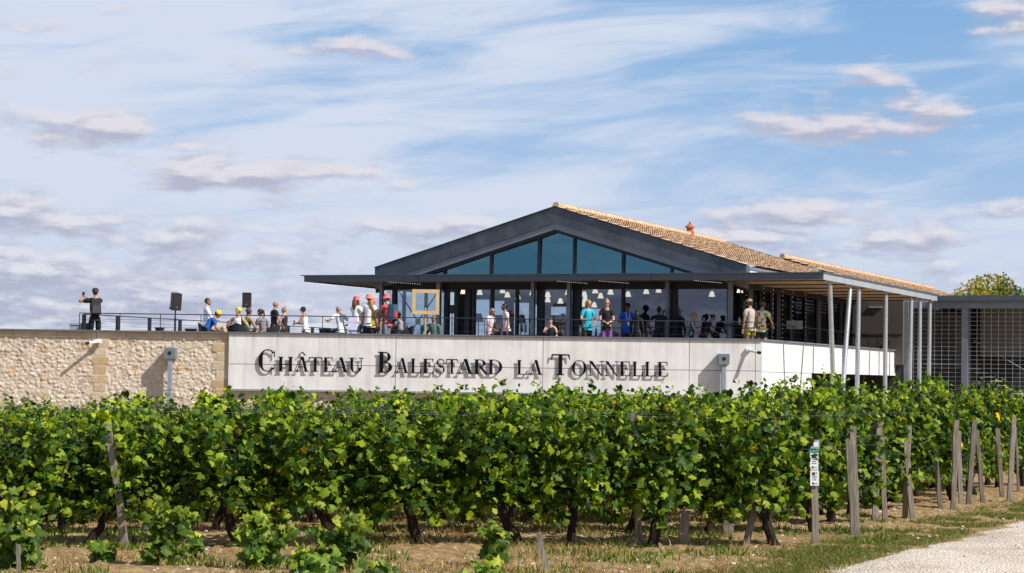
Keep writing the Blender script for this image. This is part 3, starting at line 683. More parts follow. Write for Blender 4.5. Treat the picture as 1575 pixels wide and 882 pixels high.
# canopy
part(hbox(MB(), 0, CW, 0, .07, CBm, CT-.03), 'canopy_fascia', M['fascia'])
part(hbox(MB(), -.03, CW+.12, -.04, .2, CT-.028, CT), 'canopy_edge', M['fascia'])
part(hbox(MB(), 0, .07, .072, CL_, CBm, CT-.03), 'canopy_fascia', M['fascia_side'])
part(hbox(MB(), -.03, .2, .202, CL_+.05, CT-.028, CT+.03), 'canopy_edge', M['fascia'])
part(hbox(MB(), CW-.07, CW, .072, 9, CBm, CT-.03), 'canopy_fascia', M['fascia'])
part(hbox(MB(), .07, CW-.07, .07, 9.5, 4.96, 5.03), 'canopy_deck', M['fascia']); part(hbox(MB(), .07, 4.2, 9.51, CL_, 4.96, 5.03), 'canopy_deck', M['fascia'])
for uj in (643, 1001):
    a, _ = HP(uj, 425, 0); part(hbox(MB(), a-.008, a+.008, -.012, .0, CBm+.01, CT-.04), 'fascia_joint', M['dark'])
b = MB()
for k in range(60): hbox(b, 3.4, CW-.12, .12+k*.155, .12+k*.155+.135, 4.905, 4.945)
part(b, 'timber_soffit', M['soffit'])
b = MB()
for k in range(112):
    bb = .12+k*.15; hbox(b, .1, 3.34, bb, bb+.085, 4.90, 4.93)
for k in range(22):
    aa = .16+k*.148; hbox(b, aa, aa+.05, .1, CL_-.05, 4.872, 4.897)
part(b, 'lath_soffit', M['slat'])
b = MB()
for k in range(7): hbox(b, .08, 3.35, .6+k*2.6, .66+k*2.6, 4.84, 4.87)
part(b, 'soffit_beam', M['rail'])
# gable: zinc band, pale steel rafter, dark frame, blue glass
def gband(z_hi, z_lo, b0, b1):
    out = MB()
    for sgn in (1, -1):
        p = [(pk_a, z_hi), (pk_a+sgn*half, z_hi-half*slope), (pk_a+sgn*half, z_lo-half*slope), (pk_a, z_lo)]
        out.prism([hp(a, b0, z) for a, z in p], SD*(b1-b0))
    return out
part(gband(pk_z, pk_z-.03, GB-.16, GB+.1), 'verge_trim', M['rail'])
part(gband(pk_z-.031, pk_z-.55, GB-.12, GB+.3), 'zinc_gable_band', M['zinc'])
part(gband(pk_z-.551, pk_z-.76, GB-.08, GB+.2), 'gable_rafter', M['band'])
part(gband(pk_z-.761, pk_z-.86, GB-.03, GB+.12), 'gable_frame', M['dark'])
b = MB()
for k in range(6):
    for sgn in (1, -1):
        a = pk_a+sgn*(.5+k*1.1); z = pk_z-.28-abs(a-pk_a)*slope; b.box(hp(a, GB-.118, z), (.005, .006, .5), X=HX)
part(b, 'zinc_seams', M['zinc'])
def gz(a): return pk_z-.86-abs(a-pk_a)*slope
gm = [HP(u, 400, GB)[0] for u in (683.5, 755, 828.3, 882.8, 958, 1033)]
gl_l = pk_a+(pk_z-.86-CT)/slope; gl_r = pk_a-(pk_z-.86-CT)/slope
ed = [gl_l]+gm+[gl_r]
for i in range(7):
    a0, a1 = ed[i]-.001, ed[i+1]+.001; p = [(a0, CT-.02), (a1, CT-.02), (a1, max(gz(a1)+.03, CT-.01)), (a0, max(gz(a0)+.03, CT-.01))]
    if a1 < pk_a < a0: p.insert(3, (pk_a, gz(pk_a)+.03))
    sk = (.05, -.03, .045, -.05, .03, -.045, .02)[i]; part(MB().add([hp(a, GB+.07+sk*(a-a0)/(a1-a0)+.5*abs(sk)*(z-CT), z) for a, z in p], [tuple(range(len(p)))]), 'gable_pane', M['gableglass'])
for a in gm: part(hbox(MB(), a-.035, a+.035, GB-.02, GB+.12, CT-.02, gz(a)+.02), 'gable_mullion', M['dark'])
part(MB().prism([hp(gl_l+1.5, GB+.9, CT), hp(gl_r-1.5, GB+.9, CT), hp(pk_a, GB+.9, pk_z-.5)], SD*.05), 'loft_backing', M['interior'])
# tile roofs
def tile_roof(name, a_top, z_top, a_bot, z_bot, b0, b1, seed):
    rw = .36; sl = math.hypot(a_bot-a_top, z_bot-z_top); nr = max(2, int(sl/rw)); nb = int((b1-b0)/.05)
    bs = np.linspace(b0, b1, nb); V = []; C = []; Fc = []
    pal = np.array([[.76, .50, .30], [.80, .56, .36], [.70, .43, .25], [.83, .62, .43], [.58, .35, .20]])
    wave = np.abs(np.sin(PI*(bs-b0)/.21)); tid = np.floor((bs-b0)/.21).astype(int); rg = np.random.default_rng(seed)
    for r in range(nr):
        ca = pal[rg.choice(5, tid.max()+1, p=[.33, .27, .16, .18, .06])]*rg.uniform(.85, 1.12, (tid.max()+1, 1)); lift = rg.uniform(0, .014, tid.max()+1)
        for e in (0, 1):
            f = (r+e)/nr; a = a_top+(a_bot-a_top)*f; z = z_top+(z_bot-z_top)*f + (.035 if e else 0.0) + wave*.036 + lift[tid]*e
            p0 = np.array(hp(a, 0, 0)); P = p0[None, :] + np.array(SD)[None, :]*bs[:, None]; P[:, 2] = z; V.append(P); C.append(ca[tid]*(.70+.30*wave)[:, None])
        o = r*2*nb; i = np.arange(nb-1); Fc.append(np.stack([o+i, o+i+1, o+nb+i+1, o+nb+i], -1))
    return np_mesh(name, np.concatenate(V), np.concatenate(Fc), M['tiles'], np.concatenate(C), parent=PV)
b_end, _ = SP(1114, 372, pk_a)
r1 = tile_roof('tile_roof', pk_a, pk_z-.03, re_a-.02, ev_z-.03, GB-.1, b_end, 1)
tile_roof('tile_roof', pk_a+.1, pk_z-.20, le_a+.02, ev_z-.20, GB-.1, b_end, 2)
def ridge(a, z, b0, b1):
    mb = MB(); k = b0
    while k < b1: mb.tube([hp(a, k, z), hp(a, min(k+.42, b1), z)], [.12, .10], 8); k += .38
    return mb
part(ridge(pk_a, pk_z+.02, GB-.05, b_end), 'ridge_tiles', M['ridge'])
part(gband(pk_z+.05, pk_z-.25, b_end-.02, b_end+.12), 'verge_trim', M['rail'])
part(hbox(MB(), re_a+.02, re_a+.12, GB+.2, b_end, CT, ev_z-.06), 'upper_side_wall', M['white'])
part(hbox(MB(), re_a-.02, re_a+.01, GB+.2, b_end, ev_z-.14, ev_z-.06), 'eave_gutter', M['band'])
b2 = b_end+.6; a2, z2 = HP(1204, 397, b2); bb2, _ = SP(1436, 452, a2)
zl = z2-slope*(a2+.2); tile_roof('rear_tile_roof', a2, z2, -.2, zl, b2, bb2, 3)
tile_roof('rear_tile_roof', a2, z2, a2+5, z2-slope*5, b2, bb2, 4)
part(ridge(a2, z2+.06, b2-.1, bb2), 'ridge_tiles', M['ridge'])
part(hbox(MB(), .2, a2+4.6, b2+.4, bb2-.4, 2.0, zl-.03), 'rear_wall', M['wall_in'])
# terracotta roof vent
vb, vz = SP(1061, 357.5, pk_a); vz = pk_z+.06
rv = MB(); c = hp(pk_a, vb, vz); rv.lathe(c-ZU*.08, [(.17, 0), (.17, .16), (.12, .18), (.12, .28), (.20, .30), (.15, .37), (.08, .42), (.03, .45), (.05, .49), (.015, .54)], 14)
tag(rv.build('roof_vent', M['terracotta'], None, c, smooth=False), 'small terracotta vent turret on the roof ridge', 'roof vent')
# front glazing
beam_z = HP(858, 445.5, GB)[1]
part(hbox(MB(), aR-.3, aL+.2, GB-.02, GB+.2, beam_z, 4.9), 'head_beam', M['dark'])
def front(u0, u1, m, name, b0=GB-.10, b1=GB+.10, z1=None):
    a0, a1 = HP(u1, 480, GB)[0], HP(u0, 480, GB)[0]; part(hbox(MB(), a0, a1, b0, b1, FLOOR+.01, z1 or beam_z-.003), name, m)
for u0, u1 in ((589.5, 594), (677, 682.5), (822, 826.8), (877, 882.3), (1028, 1033), (1124, 1130)): front(u0, u1, M['band'], 'facade_post', GB-.34, GB-.18, 4.90)
for u0, u1 in ((604.5, 609.5), (684.5, 690.5), (700, 706), (716.5, 724), (728, 730.5), (755.6, 758.8), (794, 797), (827.5, 836.5), (883.2, 893.5), (957, 960.6), (1034, 1041.5), (1119, 1123.5)): front(u0, u1, M['dark'], 'mullion')
for u0, u1 in ((594.5, 604.5), (609.5, 684.5), (730.5, 755.6), (758.8, 827.5), (836.5, 883.2), (893.5, 957), (960.6, 1034), (1041.5, 1119)):
    a0, a1 = HP(u1, 480, GB)[0], HP(u0, 480, GB)[0]; part(MB().add([hp(a0, GB, FLOOR+.06), hp(a1, GB, FLOOR+.06), hp(a1, GB, beam_z-.004), hp(a0, GB, beam_z-.004)], [(0, 1, 2, 3)]), 'glass_pane', M['glass'])
part(hbox(MB(), aR, aL, GB-.05, GB+.05, FLOOR+.01, FLOOR+.06), 'sill', M['dark'])
for (u0, u1) in ((609.5, 677), (1041.5, 1119)):          # steel cross bracing behind the end bays
    a0, a1 = HP(u1, 480, GB+.3)[0], HP(u0, 480, GB+.3)[0]; zc = 3.62; ac = (a0+a1)/2; b = MB()
    for (aa, zz) in ((a0, 4.75), (a1, 4.75), (a0, FLOOR), (a1, FLOOR)): b.tube([hp(ac, GB+.3, zc), hp(aa, GB+.3, zz)], .022, 6)
    b.lathe(hp(ac, GB+.28, zc), [(.10, 0), (.10, .03)], 12, HX @ Matrix.Rotation(-PI/2, 3, 'X')); part(b, 'cross_bracing', M['rail'])
# side glazing under the pergola, dark inside
part(hbox(MB(), aR-.16, aR-.14, GB+.3, CL_, FLOOR+.05, 4.85), 'side_glass', mat_glass('side_glass', (.25, .28, .30), .08))
for k, bb in enumerate((2.9, 4.2, 5.6, 6.2, 8.0, 9.9, 11.6, 13.4, 15.0)):
    part(hbox(MB(), aR-.22, aR-.08, bb, bb+(.10 if k % 3 else .45), FLOOR, 4.86), 'side_mullion', M['rail' if k % 2 else 'fascia'])
part(hbox(MB(), aR-.24, aR-.02, GB+.2, CL_, 4.70, 4.87), 'head_beam', M['dark'])
part(MB().add([hp(aL+.05, GB+.2, FLOOR+.05), hp(aL+.05, 9, FLOOR+.05), hp(aL+.05, 9, 4.85), hp(aL+.05, GB+.2, 4.85)], [(0, 1, 2, 3)]), 'side_glass', M['winglass'])
for bb in (3.6, 5.4, 7.2, 9.0): part(hbox(MB(), aL, aL+.1, bb, bb+.09, FLOOR, 4.86), 'side_mullion', M['dark'])
# room behind the glass
BB = 9.3
part(hbox(MB(), aR+.0, aL, GB+.2, BB, 4.93, 4.955), 'ceiling', M['interior']); part(hbox(MB(), aR+.1, aL-.1, GB+.15, BB, FLOOR+.005, FLOOR+.03), 'floor', M['intfloor'])
wins = [(691, 700.5, 456, 517), (731, 752, 461, 517), (758, 775, 463, 517), (789, 813, 466, 517), (819, 826, 469, 517), (846, 870, 472, 517), (905, 924, 475, 517)]
cur = aL; b = MB(); zt = 4.93
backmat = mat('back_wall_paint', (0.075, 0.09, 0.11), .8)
for (u0, u1, v0, v1) in wins:
    a1, zh = HP(u0, v0, BB); a0, zl2 = HP(u1, v1, BB); zl2 = max(zl2, FLOOR+.02); a1 = min(a1, cur-.02)
    hbox(b, a1, cur, BB, BB+.12, FLOOR, zt); hbox(b, a0, a1, BB, BB+.12, zh, zt)
    part(MB().add([hp(a0, BB+.05, zl2), hp(a1, BB+.05, zl2), hp(a1, BB+.05, zh), hp(a0, BB+.05, zh)], [(0, 1, 2, 3)]), 'back_window', M['winglass']); cur = a0
hbox(b, aR, cur, BB, BB+.12, FLOOR, zt); part(b, 'back_wall', backmat)
for u0, u1 in ((757, 775), (846, 870)):
    a0, a1 = HP(u1, 490, BB)[0], HP(u0, 490, BB)[0]; part(hbox(MB(), a0, a1, BB-.15, BB-.02, FLOOR+.03, HP(765, 485, BB)[1]), 'low_cabinet', backmat)
part(hbox(MB(), aR+.02, aR+.1, 4.5, BB, FLOOR+.03, 4.9), 'inner_wall', M['interior'])
part(hbox(MB(), HP(727, 480, 4)[0], HP(703, 480, 4)[0], 4.0, 4.2, FLOOR+.03, 4.9), 'inner_wall', M['interior'])
# pendant lamps
lamps = [(712.5, 448, 2.9), (711, 454, 4.2), (738, 449.5, 3.4), (773, 447, 5.2), (780.5, 453.5, 4.4), (796.5, 456, 5.5), (819, 450, 2.8), (842.5, 453, 4.2), (842.5, 461, 5.0), (862, 463, 5.6),
         (873.6, 449.5, 2.6), (898.7, 452.5, 4.0), (915.5, 447, 3.0), (923.8, 455, 4.6), (939, 449, 2.7), (900, 460, 5.2), (898, 468, 6.4), (914, 469, 6.6), (966, 452.5, 3.8), (994, 448, 3.0), (1095, 452.3, 3.2), (1138, 446, 2.3), (1013, 446, 5.0)]
def pendant(c, lab):
    t = thing('pendant_lamp', tuple(c), lab, 'pendant lamp', 'pendant lamps inside the glazed room')
    s_ = MB(); s_.lathe(c-ZU*.09, [(.105, 0), (.09, .04), (.058, .15), (.03, .18)], 12); s_.build('lamp_shade', M['lamp'], t, smooth=True)
    s_ = MB(); top = 4.93; s_.tube([c+ZU*.09, Vector((c.x, c.y, top))], .006, 4); s_.build('cord', M['dark'], t)
for u, v, bb in lamps:
    a, z = HP(u, v, bb); pendant(hp(a, bb, z), 'small white glowing pendant lamp hanging inside the glazed pavilion')
def shade_lamp(u, v, bb, w, lab):
    a, z = HP(u, v, bb); c = hp(a, bb, 0); t = thing('floor_lamp', (c.x, c.y, FLOOR), lab, 'floor lamp', 'grey conical lamps in the room')
    s_ = MB(); s_.lathe((c.x, c.y, z-.15), [(w, 0), (w*.55, .30)], 14); s_.build('lamp_shade', mat('grey_shade', (.34, .34, .35), .8), t)
    s_ = MB(); s_.tube([(c.x, c.y, FLOOR+.03), (c.x, c.y, z-.1)], .02, 6); s_.lathe((c.x, c.y, FLOOR+.03), [(.15, 0), (.15, .02)], 12); s_.build('stand', M['dark'], t)
shade_lamp(695.5, 476, 6.5, .2, 'grey conical lamp shade left of the open door, inside the glass'); shade_lamp(736, 489, 6.5, .19, 'grey conical lamp behind the woman in pink trousers')
shade_lamp(801, 491, 6.5, .2, 'grey conical lamp right of the dark haired man in white'); shade_lamp(1044, 477, 3.0, .17, 'pale conical lamp in the right end bay of the glass front')

# galvanised canopy columns
def column(u0, v0, u1, v1, r=.075):
    b0, z0 = SP(u0, v0, .15); b1, z1 = SP(u1, v1, .15); bt = b0+(b0-b1)*(CBm-.12-z0)/(z0-z1); bg_ = b1+(b1-b0)*(z1)/(z0-z1)
    t = MB(); t.tube([hp(.15, bg_, -.02), hp(.15, bt, CBm-.12)], r, 12); c_ = part(t, 'column', M['galv'], smooth=False)
    t = MB(); t.box(hp(.15, bt, CBm-.06), (.05, .14, .16), X=HX); t.build('bracket', M['fascia_side'], c_)
for q in ((1277, 460, 1281.7, 600), (1306.5, 455, 1296.4, 596), (1320.5, 455, 1318.5, 587), (1362.3, 460, 1361.2, 590), (1401.3, 470, 1399.3, 590), (1414.8, 470, 1414, 588), (1430, 475, 1428.8, 586)): column(*q)
# fairy lights: strings on the side glazing and along the canopy edge
fl = MB()
for bb in (2.3, 4.3, 5.45, 6.6, 7.9, 9.6):
    for k in range(15): fl.ball(hp(aR-.3, bb, FLOOR+.3+k*.155), .008, 5, 4)
tag(fl.build('fairy_lights', M['bead'], None, hp(aR-.3, 5, 3.5)), 'strings of tiny white fairy lights hanging down the dark side glazing', 'fairy lights')
fl = MB()
for k in range(70): fl.ball(hp(CW-.04, .1+k*.12, CBm-.02-.012*math.sin(k*.5)), .012, 5, 4)
for a in (14.5, 8.6, 7.2, 4.1):
    for k in range(14): fl.ball(hp(a-k*.03, .2+k*.12, CBm-.01), .011, 5, 4)
tag(fl.build('fairy_lights', M['bead'], None, hp(CW, 3, CBm)), 'string of tiny white fairy lights along the left underside of the canopy', 'fairy lights')

# ------------------------------------------------------------------ right wing behind a wire grid
WG = thing('wing', tuple(hp(-3, 19, 0)), 'grey flat roofed wing with a wire grid front, right of the pavilion', 'building')
WB = CL_+.9
zt0 = HP(1500, 455, WB)[1]; zt1 = HP(1500, 463.3, WB)[1]; zt2 = HP(1500, 474.5, WB)[1]
aW0 = HP(1441, 470, WB)[0]; aW1 = HP(1640, 470, WB)[0]
part(hbox(MB(), aW1, aW0+.1, WB-.3, WB+9, zt1, zt0), 'roof_fascia', M['fascia'], WG)
part(hbox(MB(), aW1, HP(1392, 470, WB)[0], WB, WB+.25, zt2, zt1-.003), 'beam', M['band'], WG)
ac0, ac1 = HP(1488.5, 520, WB)[0], HP(1479, 520, WB)[0]
part(hbox(MB(), ac0, ac1, WB-.02, WB+.22, 0, zt2-.003), 'column', M['fascia_side' if False else 'band'], WG)
part(hbox(MB(), HP(1399.5, 520, WB)[0], HP(1393, 520, WB)[0], WB-.3, WB+.2, 0, zt1-.02), 'column', M['band'], WG)
gr = MB(); aG0, aG1 = HP(1405, 520, WB)[0], aW1; wstep = abs(HP(1500, 520, WB)[0]-HP(1510.95, 520, WB)[0]); hstep = HP(1500, 520, WB)[1]-HP(1500, 526.6, WB)[1]
k = 0
while aG0-k*wstep > aG1: gr.box(hp(aG0-k*wstep, WB+.05, zt2/2), (.014, .014, zt2-.01), X=HX); k += 1
k = 1
while zt2-k*hstep > 0: gr.box(hp((aG0+aG1)/2, WB+.03, zt2-k*hstep), (aG0-aG1, .010, .010), X=HX); k += 1
part(gr, 'wire_grid', mat('grid_wire', (.42, .43, .43), .5, .1), WG)
part(hbox(MB(), ac1+.02, aG0, WB+.3, WB+.36, HP(1450, 561, WB)[1], HP(1450, 559.6, WB)[1]), 'bar', M['fascia_side'], WG)
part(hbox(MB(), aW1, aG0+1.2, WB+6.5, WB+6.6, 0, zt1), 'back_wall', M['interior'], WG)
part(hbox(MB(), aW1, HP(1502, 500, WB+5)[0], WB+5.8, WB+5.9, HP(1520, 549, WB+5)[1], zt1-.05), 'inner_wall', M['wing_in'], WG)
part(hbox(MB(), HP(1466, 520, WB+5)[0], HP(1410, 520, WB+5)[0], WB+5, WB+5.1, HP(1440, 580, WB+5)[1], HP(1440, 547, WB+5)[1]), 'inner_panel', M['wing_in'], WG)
part(hbox(MB(), aW1, aG0+1, WB+.6, WB+6.4, -.05, .02), 'floor', M['intfloor'], WG)
st = MB(); sb = WB+1.3
for k in range(10):
    u = 1489.3+k*11.05; v = 567+k*6.42; a1, z = HP(u, v, sb); a0 = HP(u+10.8, v, sb)[0]; hbox(st, a0, a1, sb, sb+1.1, z-.025, z+.015)
part(st, 'stair_treads', M['fascia_side'], WG)
st = MB(); p0 = HP(1497, 523.5, sb); p1 = HP(1580, 572, sb); st.tube([hp(p0[0], sb, p0[1]), hp(p1[0], sb, p1[1])], .02, 6); part(st, 'handrail', M['band'], WG)
# wall of the wing seen under the canopy
part(hbox(MB(), HP(1393, 520, WB)[0], aR+.3, WB-.5, WB-.3, FLOOR, 4.95), 'taupe_wall', M['wall_in'], WG)
part(hbox(MB(), HP(1392, 520, WB)[0], aR+.3, WB-.52, WB-.498, 3.60, 3.63), 'wall_joint', M['dark'], WG)
part(hbox(MB(), HP(1400, 520, WB)[0], aR+2, WB-.28, WB-.1, 0, FLOOR), 'base_wall', M['interior'], WG)
part(hbox(MB(), HP(1410, 520, WB)[0]-.2, HP(1398, 520, WB)[0], WB+.3, WB+6.4, 0, zt1), 'inner_wall', M['interior'], WG)
part(hbox(MB(), HP(1361, 520, WB)[0], HP(1341, 520, WB)[0], WB-.56, WB-.49, 4.62, 4.68), 'tube_light', M['fascia_side'], WG)

# ------------------------------------------------------------------ leaves
_hl = [(0, 0), (.30, -.10), (.53, .14), (.39, .33), (.57, .62), (.25, .66), (0, 1.0), (-.25, .66), (-.57, .62), (-.39, .33), (-.53, .14), (-.30, -.10)]
TPL = np.array([(0, .36)]+_hl, float); TZ = -np.abs(TPL[:, 0])*.32 - (TPL[:, 1]-.3)**2*.25 + .05
TF = np.array([(0, i, i % 12+1) for i in range(1, 13)])
def leaves(pos, nrm, tip, size, tint, simple=False):
    """leaf blades: position of the stalk end, face normal, tip direction, length, tint"""
    n = len(pos); jx = RNG.normal(0, .055, (n, 13)); jy = RNG.normal(0, .055, (n, 13)); jz = RNG.normal(0, .085, (n, 13)); nrm = nrm/np.linalg.norm(nrm, axis=1, keepdims=True)
    tip = tip - (tip*nrm).sum(1, keepdims=True)*nrm; tip /= (np.linalg.norm(tip, axis=1, keepdims=True)+1e-9); sd = np.cross(tip, nrm)
    curl = RNG.uniform(.3, 1.9, (n, 1)); x = (TPL[None, :, 0]+jx)*size[:, None]; y = (TPL[None, :, 1]+jy)*size[:, None]; z = (TZ[None, :]*curl+jz)*size[:, None]
    V = pos[:, None, :] + sd[:, None, :]*x[..., None] + tip[:, None, :]*y[..., None] + nrm[:, None, :]*z[..., None]
    F = (np.arange(n)[:, None, None]*13 + TF[None]).reshape(-1, 3)
    return V.reshape(-1, 3), F, np.repeat(tint, 13, 0)
def foliage(seed, half=0.50, z0=0.50, z1=1.52, nsh=19, fill=560, thick=.16, sz=(.056, .116)):
    r = np.random.default_rng(seed); P = []; Nn = []; T = []; S = []; C = []
    xc, xc2 = r.uniform(-.3, .3), r.uniform(-.4, .4)
    for k in range(nsh):
        x = -half+2*half*(k+r.random())/nsh; y = r.normal(0, .05); z = z0; top = z1*(.87+.17*math.exp(-((x-xc)/.17)**2)+.08*math.exp(-((x-xc2)/.1)**2))*r.uniform(.95, 1.03); dx, dy = r.normal(0, .08), r.normal(0, .12)
        while z < top:
            f = (z-z0)/(top-z0); y = np.clip(y+r.normal(0, .03)+dy*.06, -thick*1.4, thick*1.4); x += r.normal(0, .018)+dx*.05; z += r.uniform(.030, .058)*(1 if f < .75 else .6)
            ang = r.uniform(0, 2*PI); o = r.uniform(.04, .13)*(1-.62*f); p = (x+math.cos(ang)*o, y+math.sin(ang)*o*1.2, z+r.uniform(-.03, .05))
            P.append(p); s_ = 1 if p[1] > y*.3 else -1
            Nn.append((r.normal(0, .75)+.15, (math.sin(ang)*.7+s_*.25)+r.normal(0, .35), .75+r.normal(0, .4))); T.append((math.cos(ang)*.7+r.normal(0, .4), math.sin(ang)*.5, -.8+r.normal(0, .45)))
            S.append(r.uniform(*sz)*(1 if f < .82 else r.uniform(.45, .85)))
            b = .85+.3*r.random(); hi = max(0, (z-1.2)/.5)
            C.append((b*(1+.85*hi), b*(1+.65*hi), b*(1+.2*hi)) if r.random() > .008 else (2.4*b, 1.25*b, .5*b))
    for k in range(fill):
        x = r.uniform(-half-.05, half+.05); y = r.normal(0, thick); z = z0+(z1*.90-z0)*(r.random()**1.0)-.14+.10*math.sin(x*9+seed); P.append((x, y, z)); s_ = 1 if y > 0 else -1
        Nn.append((r.normal(0, .75), s_*.6+r.normal(0, .4), .6+r.normal(0, .45))); T.append((r.normal(0, .5), s_*.2, -.9)); S.append(r.uniform(*sz)); b = .75+.35*r.random(); C.append((b, b, b) if r.random() > .006 else (2.8*b, 1.2*b, .5*b))
    P = np.array(P); P[:, 1] *= .50+1.05*np.cos(np.clip(P[:, 0]/.56, -1, 1)*PI/2)**2; w = np.clip(np.abs(P[:, 0])/.5, 0, 1)**2
    ok = r.random(len(P)) > .42*w
    return leaves(P[ok], np.array(Nn)[ok], np.array(T)[ok], np.array(S)[ok], np.array(C)[ok])
def bunch_mesh(seed):
    r = random.Random(seed); b = MB()
    for k in range(26):
        z = -r.random()*.14; q = .038*(1+z/.17)+.006; a = r.uniform(0, 2*PI); b.ball((math.cos(a)*q*r.random()**.5, math.sin(a)*q*r.random()**.5, z), .0115, 6, 4)
    return b
GRP = None
def vine_proto(seed, name='grapevine'):
    r = random.Random(seed); t = thing(name, (0, 0, 0), 'x', 'vine')
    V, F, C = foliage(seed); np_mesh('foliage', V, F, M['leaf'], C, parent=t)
    b = MB(); ln = r.uniform(-.32, .32); pts = []; rs = []
    for i in range(9):
        f = i/8; pts.append((ln*(f-1)+r.uniform(-.018, .018), r.uniform(-.02, .02), -.03+.64*f)); rs.append(.052*(1-.28*f)+r.uniform(-.006, .008)+(.02 if i == 8 else 0)+(.015 if i == 0 else 0))
    b.tube(pts, rs, 8)
    for s_ in (-1, 1):
        q = [(0, 0, .57)]; R_ = [.036]
        for i in range(1, 6): q.append((s_*.09*i, r.uniform(-.02, .02), .58+.03*i-.004*i*i+r.uniform(-.012, .012))); R_.append(.034-.004*i)
        b.tube(q, R_, 7)
        for k in range(4): x = s_*(.08+.1*k); b.tube([(x, 0, .62), (x+r.uniform(-.05, .05), r.uniform(-.08, .08), 1.0), (x+r.uniform(-.1, .1), r.uniform(-.1, .1), 1.45)], [.009, .006, .003], 5)
    b.build('trunk', M['bark'], t)
    for k in range(3):
        o = bunch_mesh(seed*7+k).build('grape_bunch', M['grape'], t, smooth=True); o.location = (r.uniform(-.45, .45), r.choice((-1, 1))*r.uniform(.12, .26), r.uniform(.48, .70))
    return t
RDX, RDY = 1.0, .19; rdl = math.hypot(RDX, RDY); RA = math.atan2(RDY, RDX)
ENDS = [(3.25, 24.0), (3.95, 25.6), (4.62, 27.4), (5.25, 28.9), (6.0, 30.9), (6.6, 32.3), (7.05, 33.2), (7.65, 34.5), (8.25, 35.9), (8.9, 37.4), (9.5, 38.8), (10.1, 40.2)]
protos = [vine_proto(100+i) for i in range(9)]; used = set(); n0 = 0
ORD = ['rightmost', 'second', 'third', 'fourth', 'fifth', 'sixth', 'seventh', 'eighth', 'ninth', 'tenth', 'eleventh', 'twelfth', 'thirteenth']
rr = random.Random(3)
for k, (xe, ye) in enumerate(ENDS):
    x = xe-(.62 if k == 0 else .56); ye = ye-(.10 if k == 0 else -.27); i = 0
    while True:
        y = ye+RDY*(x-xe)+rr.uniform(-.05, .05)
        if x < -.2324*y-.75: break
        pi = (i*4+k*5+rr.randint(0, 2)) % 9; rz = RA+rr.uniform(-.12, .12)+(PI if rr.random() < .5 else 0)
        scz = min(1.10, .90+.0205*(x+5) - (.035 if k > 1 else 0))*rr.uniform(.92, 1.07)
        loc = (x, y, -.01); sc = (rr.uniform(.95, 1.1), rr.uniform(.85, 1.25), scz)
        if pi not in used: o = protos[pi]; used.add(pi); o.location = loc; o.rotation_euler = (0, 0, rz); o.scale = sc
        else: o = copy_thing(protos[pi], loc, rz, sc)
        if k == 0: tag(o, f'{ORD[i]} leafy grapevine from the right in the nearest tall row' if i else 'rightmost leafy grapevine of the nearest tall row, behind the post with white tags', 'vine', 'vines of the nearest tall row')
        elif i == 0: tag(o, f'leafy grapevine at the track end of the {ORD[k]} tall row from the front', 'vine', 'vines at the row ends')
        else: tag(o, f'leafy grapevine inside the {ORD[k]} tall row from the front', 'vine', f'vines of the {ORD[k]} row')
        x -= .93*rr.uniform(.94, 1.06); i += 1
for j in range(9):
    if j not in used:
        for ch in list(protos[j].children): bpy.data.objects.remove(ch)
        bpy.data.objects.remove(protos[j])

# young replanted vines in front, cut by the lower edge of the picture
def young(u, v_top, Y, w, label, n=150, z0=.06, bright=1.0):
    top = at_y(u, v_top, Y); base = Vector((top.x, Y, 0)); t = thing('young_vine', base, label, 'vine', 'young vines in the foreground')
    r = np.random.default_rng(int(u)); P = []; S = []
    cn = [(r.normal(0, w*.45), r.normal(0, w*.3), r.uniform(.65, 1.0)) for _ in range(5)]; cn[0] = (0, 0, 1.0)
    for k in range(int(n*.95)):
        c0 = cn[k % 5]; f = r.random()**.8; z = z0+(top.z-z0)*f*c0[2]; ww = w*.50*(1.1-.5*f); P.append((base.x+c0[0]*(.3+.7*f)+r.normal(0, ww*.55), Y+c0[1]*f+r.normal(0, ww*.5), z)); S.append(r.uniform(.06, .125)*(1 if f < .85 else .75))
    P = np.array(P); n_ = len(P); Nn = np.stack([r.normal(.1, .5, n_), -.5+r.normal(0, .5, n_), .6+r.normal(0, .3, n_)], -1); T = np.stack([r.normal(0, .6, n_), r.normal(0, .4, n_), -.8+r.normal(0, .4, n_)], -1)
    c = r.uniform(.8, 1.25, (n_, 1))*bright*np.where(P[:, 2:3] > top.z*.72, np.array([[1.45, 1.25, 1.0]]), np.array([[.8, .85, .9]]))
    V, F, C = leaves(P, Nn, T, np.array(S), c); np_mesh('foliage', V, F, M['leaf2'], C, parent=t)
    b = MB(); b.tube([(base.x, Y, -.02), (base.x+.02, Y, top.z*.5), (base.x-.01, Y, top.z*.9)], [.016, .012, .005], 6); b.build('stem', M['bark'], t)
    return t
young(8, 742, 19.6, .42, 'tall young vine at the left edge of the foreground', 260)
young(40, 792, 19.4, .22, 'low young vine beside the tall one at the left edge', 110)
young(244, 766, 20.2, .27, 'slender young vine in front of the leaning left stake', 230)
young(395, 786, 20.0, .26, 'slender young vine with yellow green top, second of the slender ones from the left', 200, .05, 1.2)
young(530, 788, 19.9, .36, 'bushy young vine in the foreground left of the centre', 230)
young(472, 834, 18.9, .40, 'bright low young vine at the bottom edge left of the centre', 170, -.1, 1.5)
young(757, 797, 20.3, .15, 'slim young vine beside a pale square stake', 150)
young(755, 856, 18.9, .40, 'bright low young vine at the bottom edge near the centre', 120, -.1, 1.4)
young(150, 828, 20.5, .20, 'small sprawling young vine with bright leaves under the leaning stake', 45, .02, 1.35)
young(585, 862, 19.3, .22, 'small bright young vine at the bottom edge', 60, -.05, 1.4)
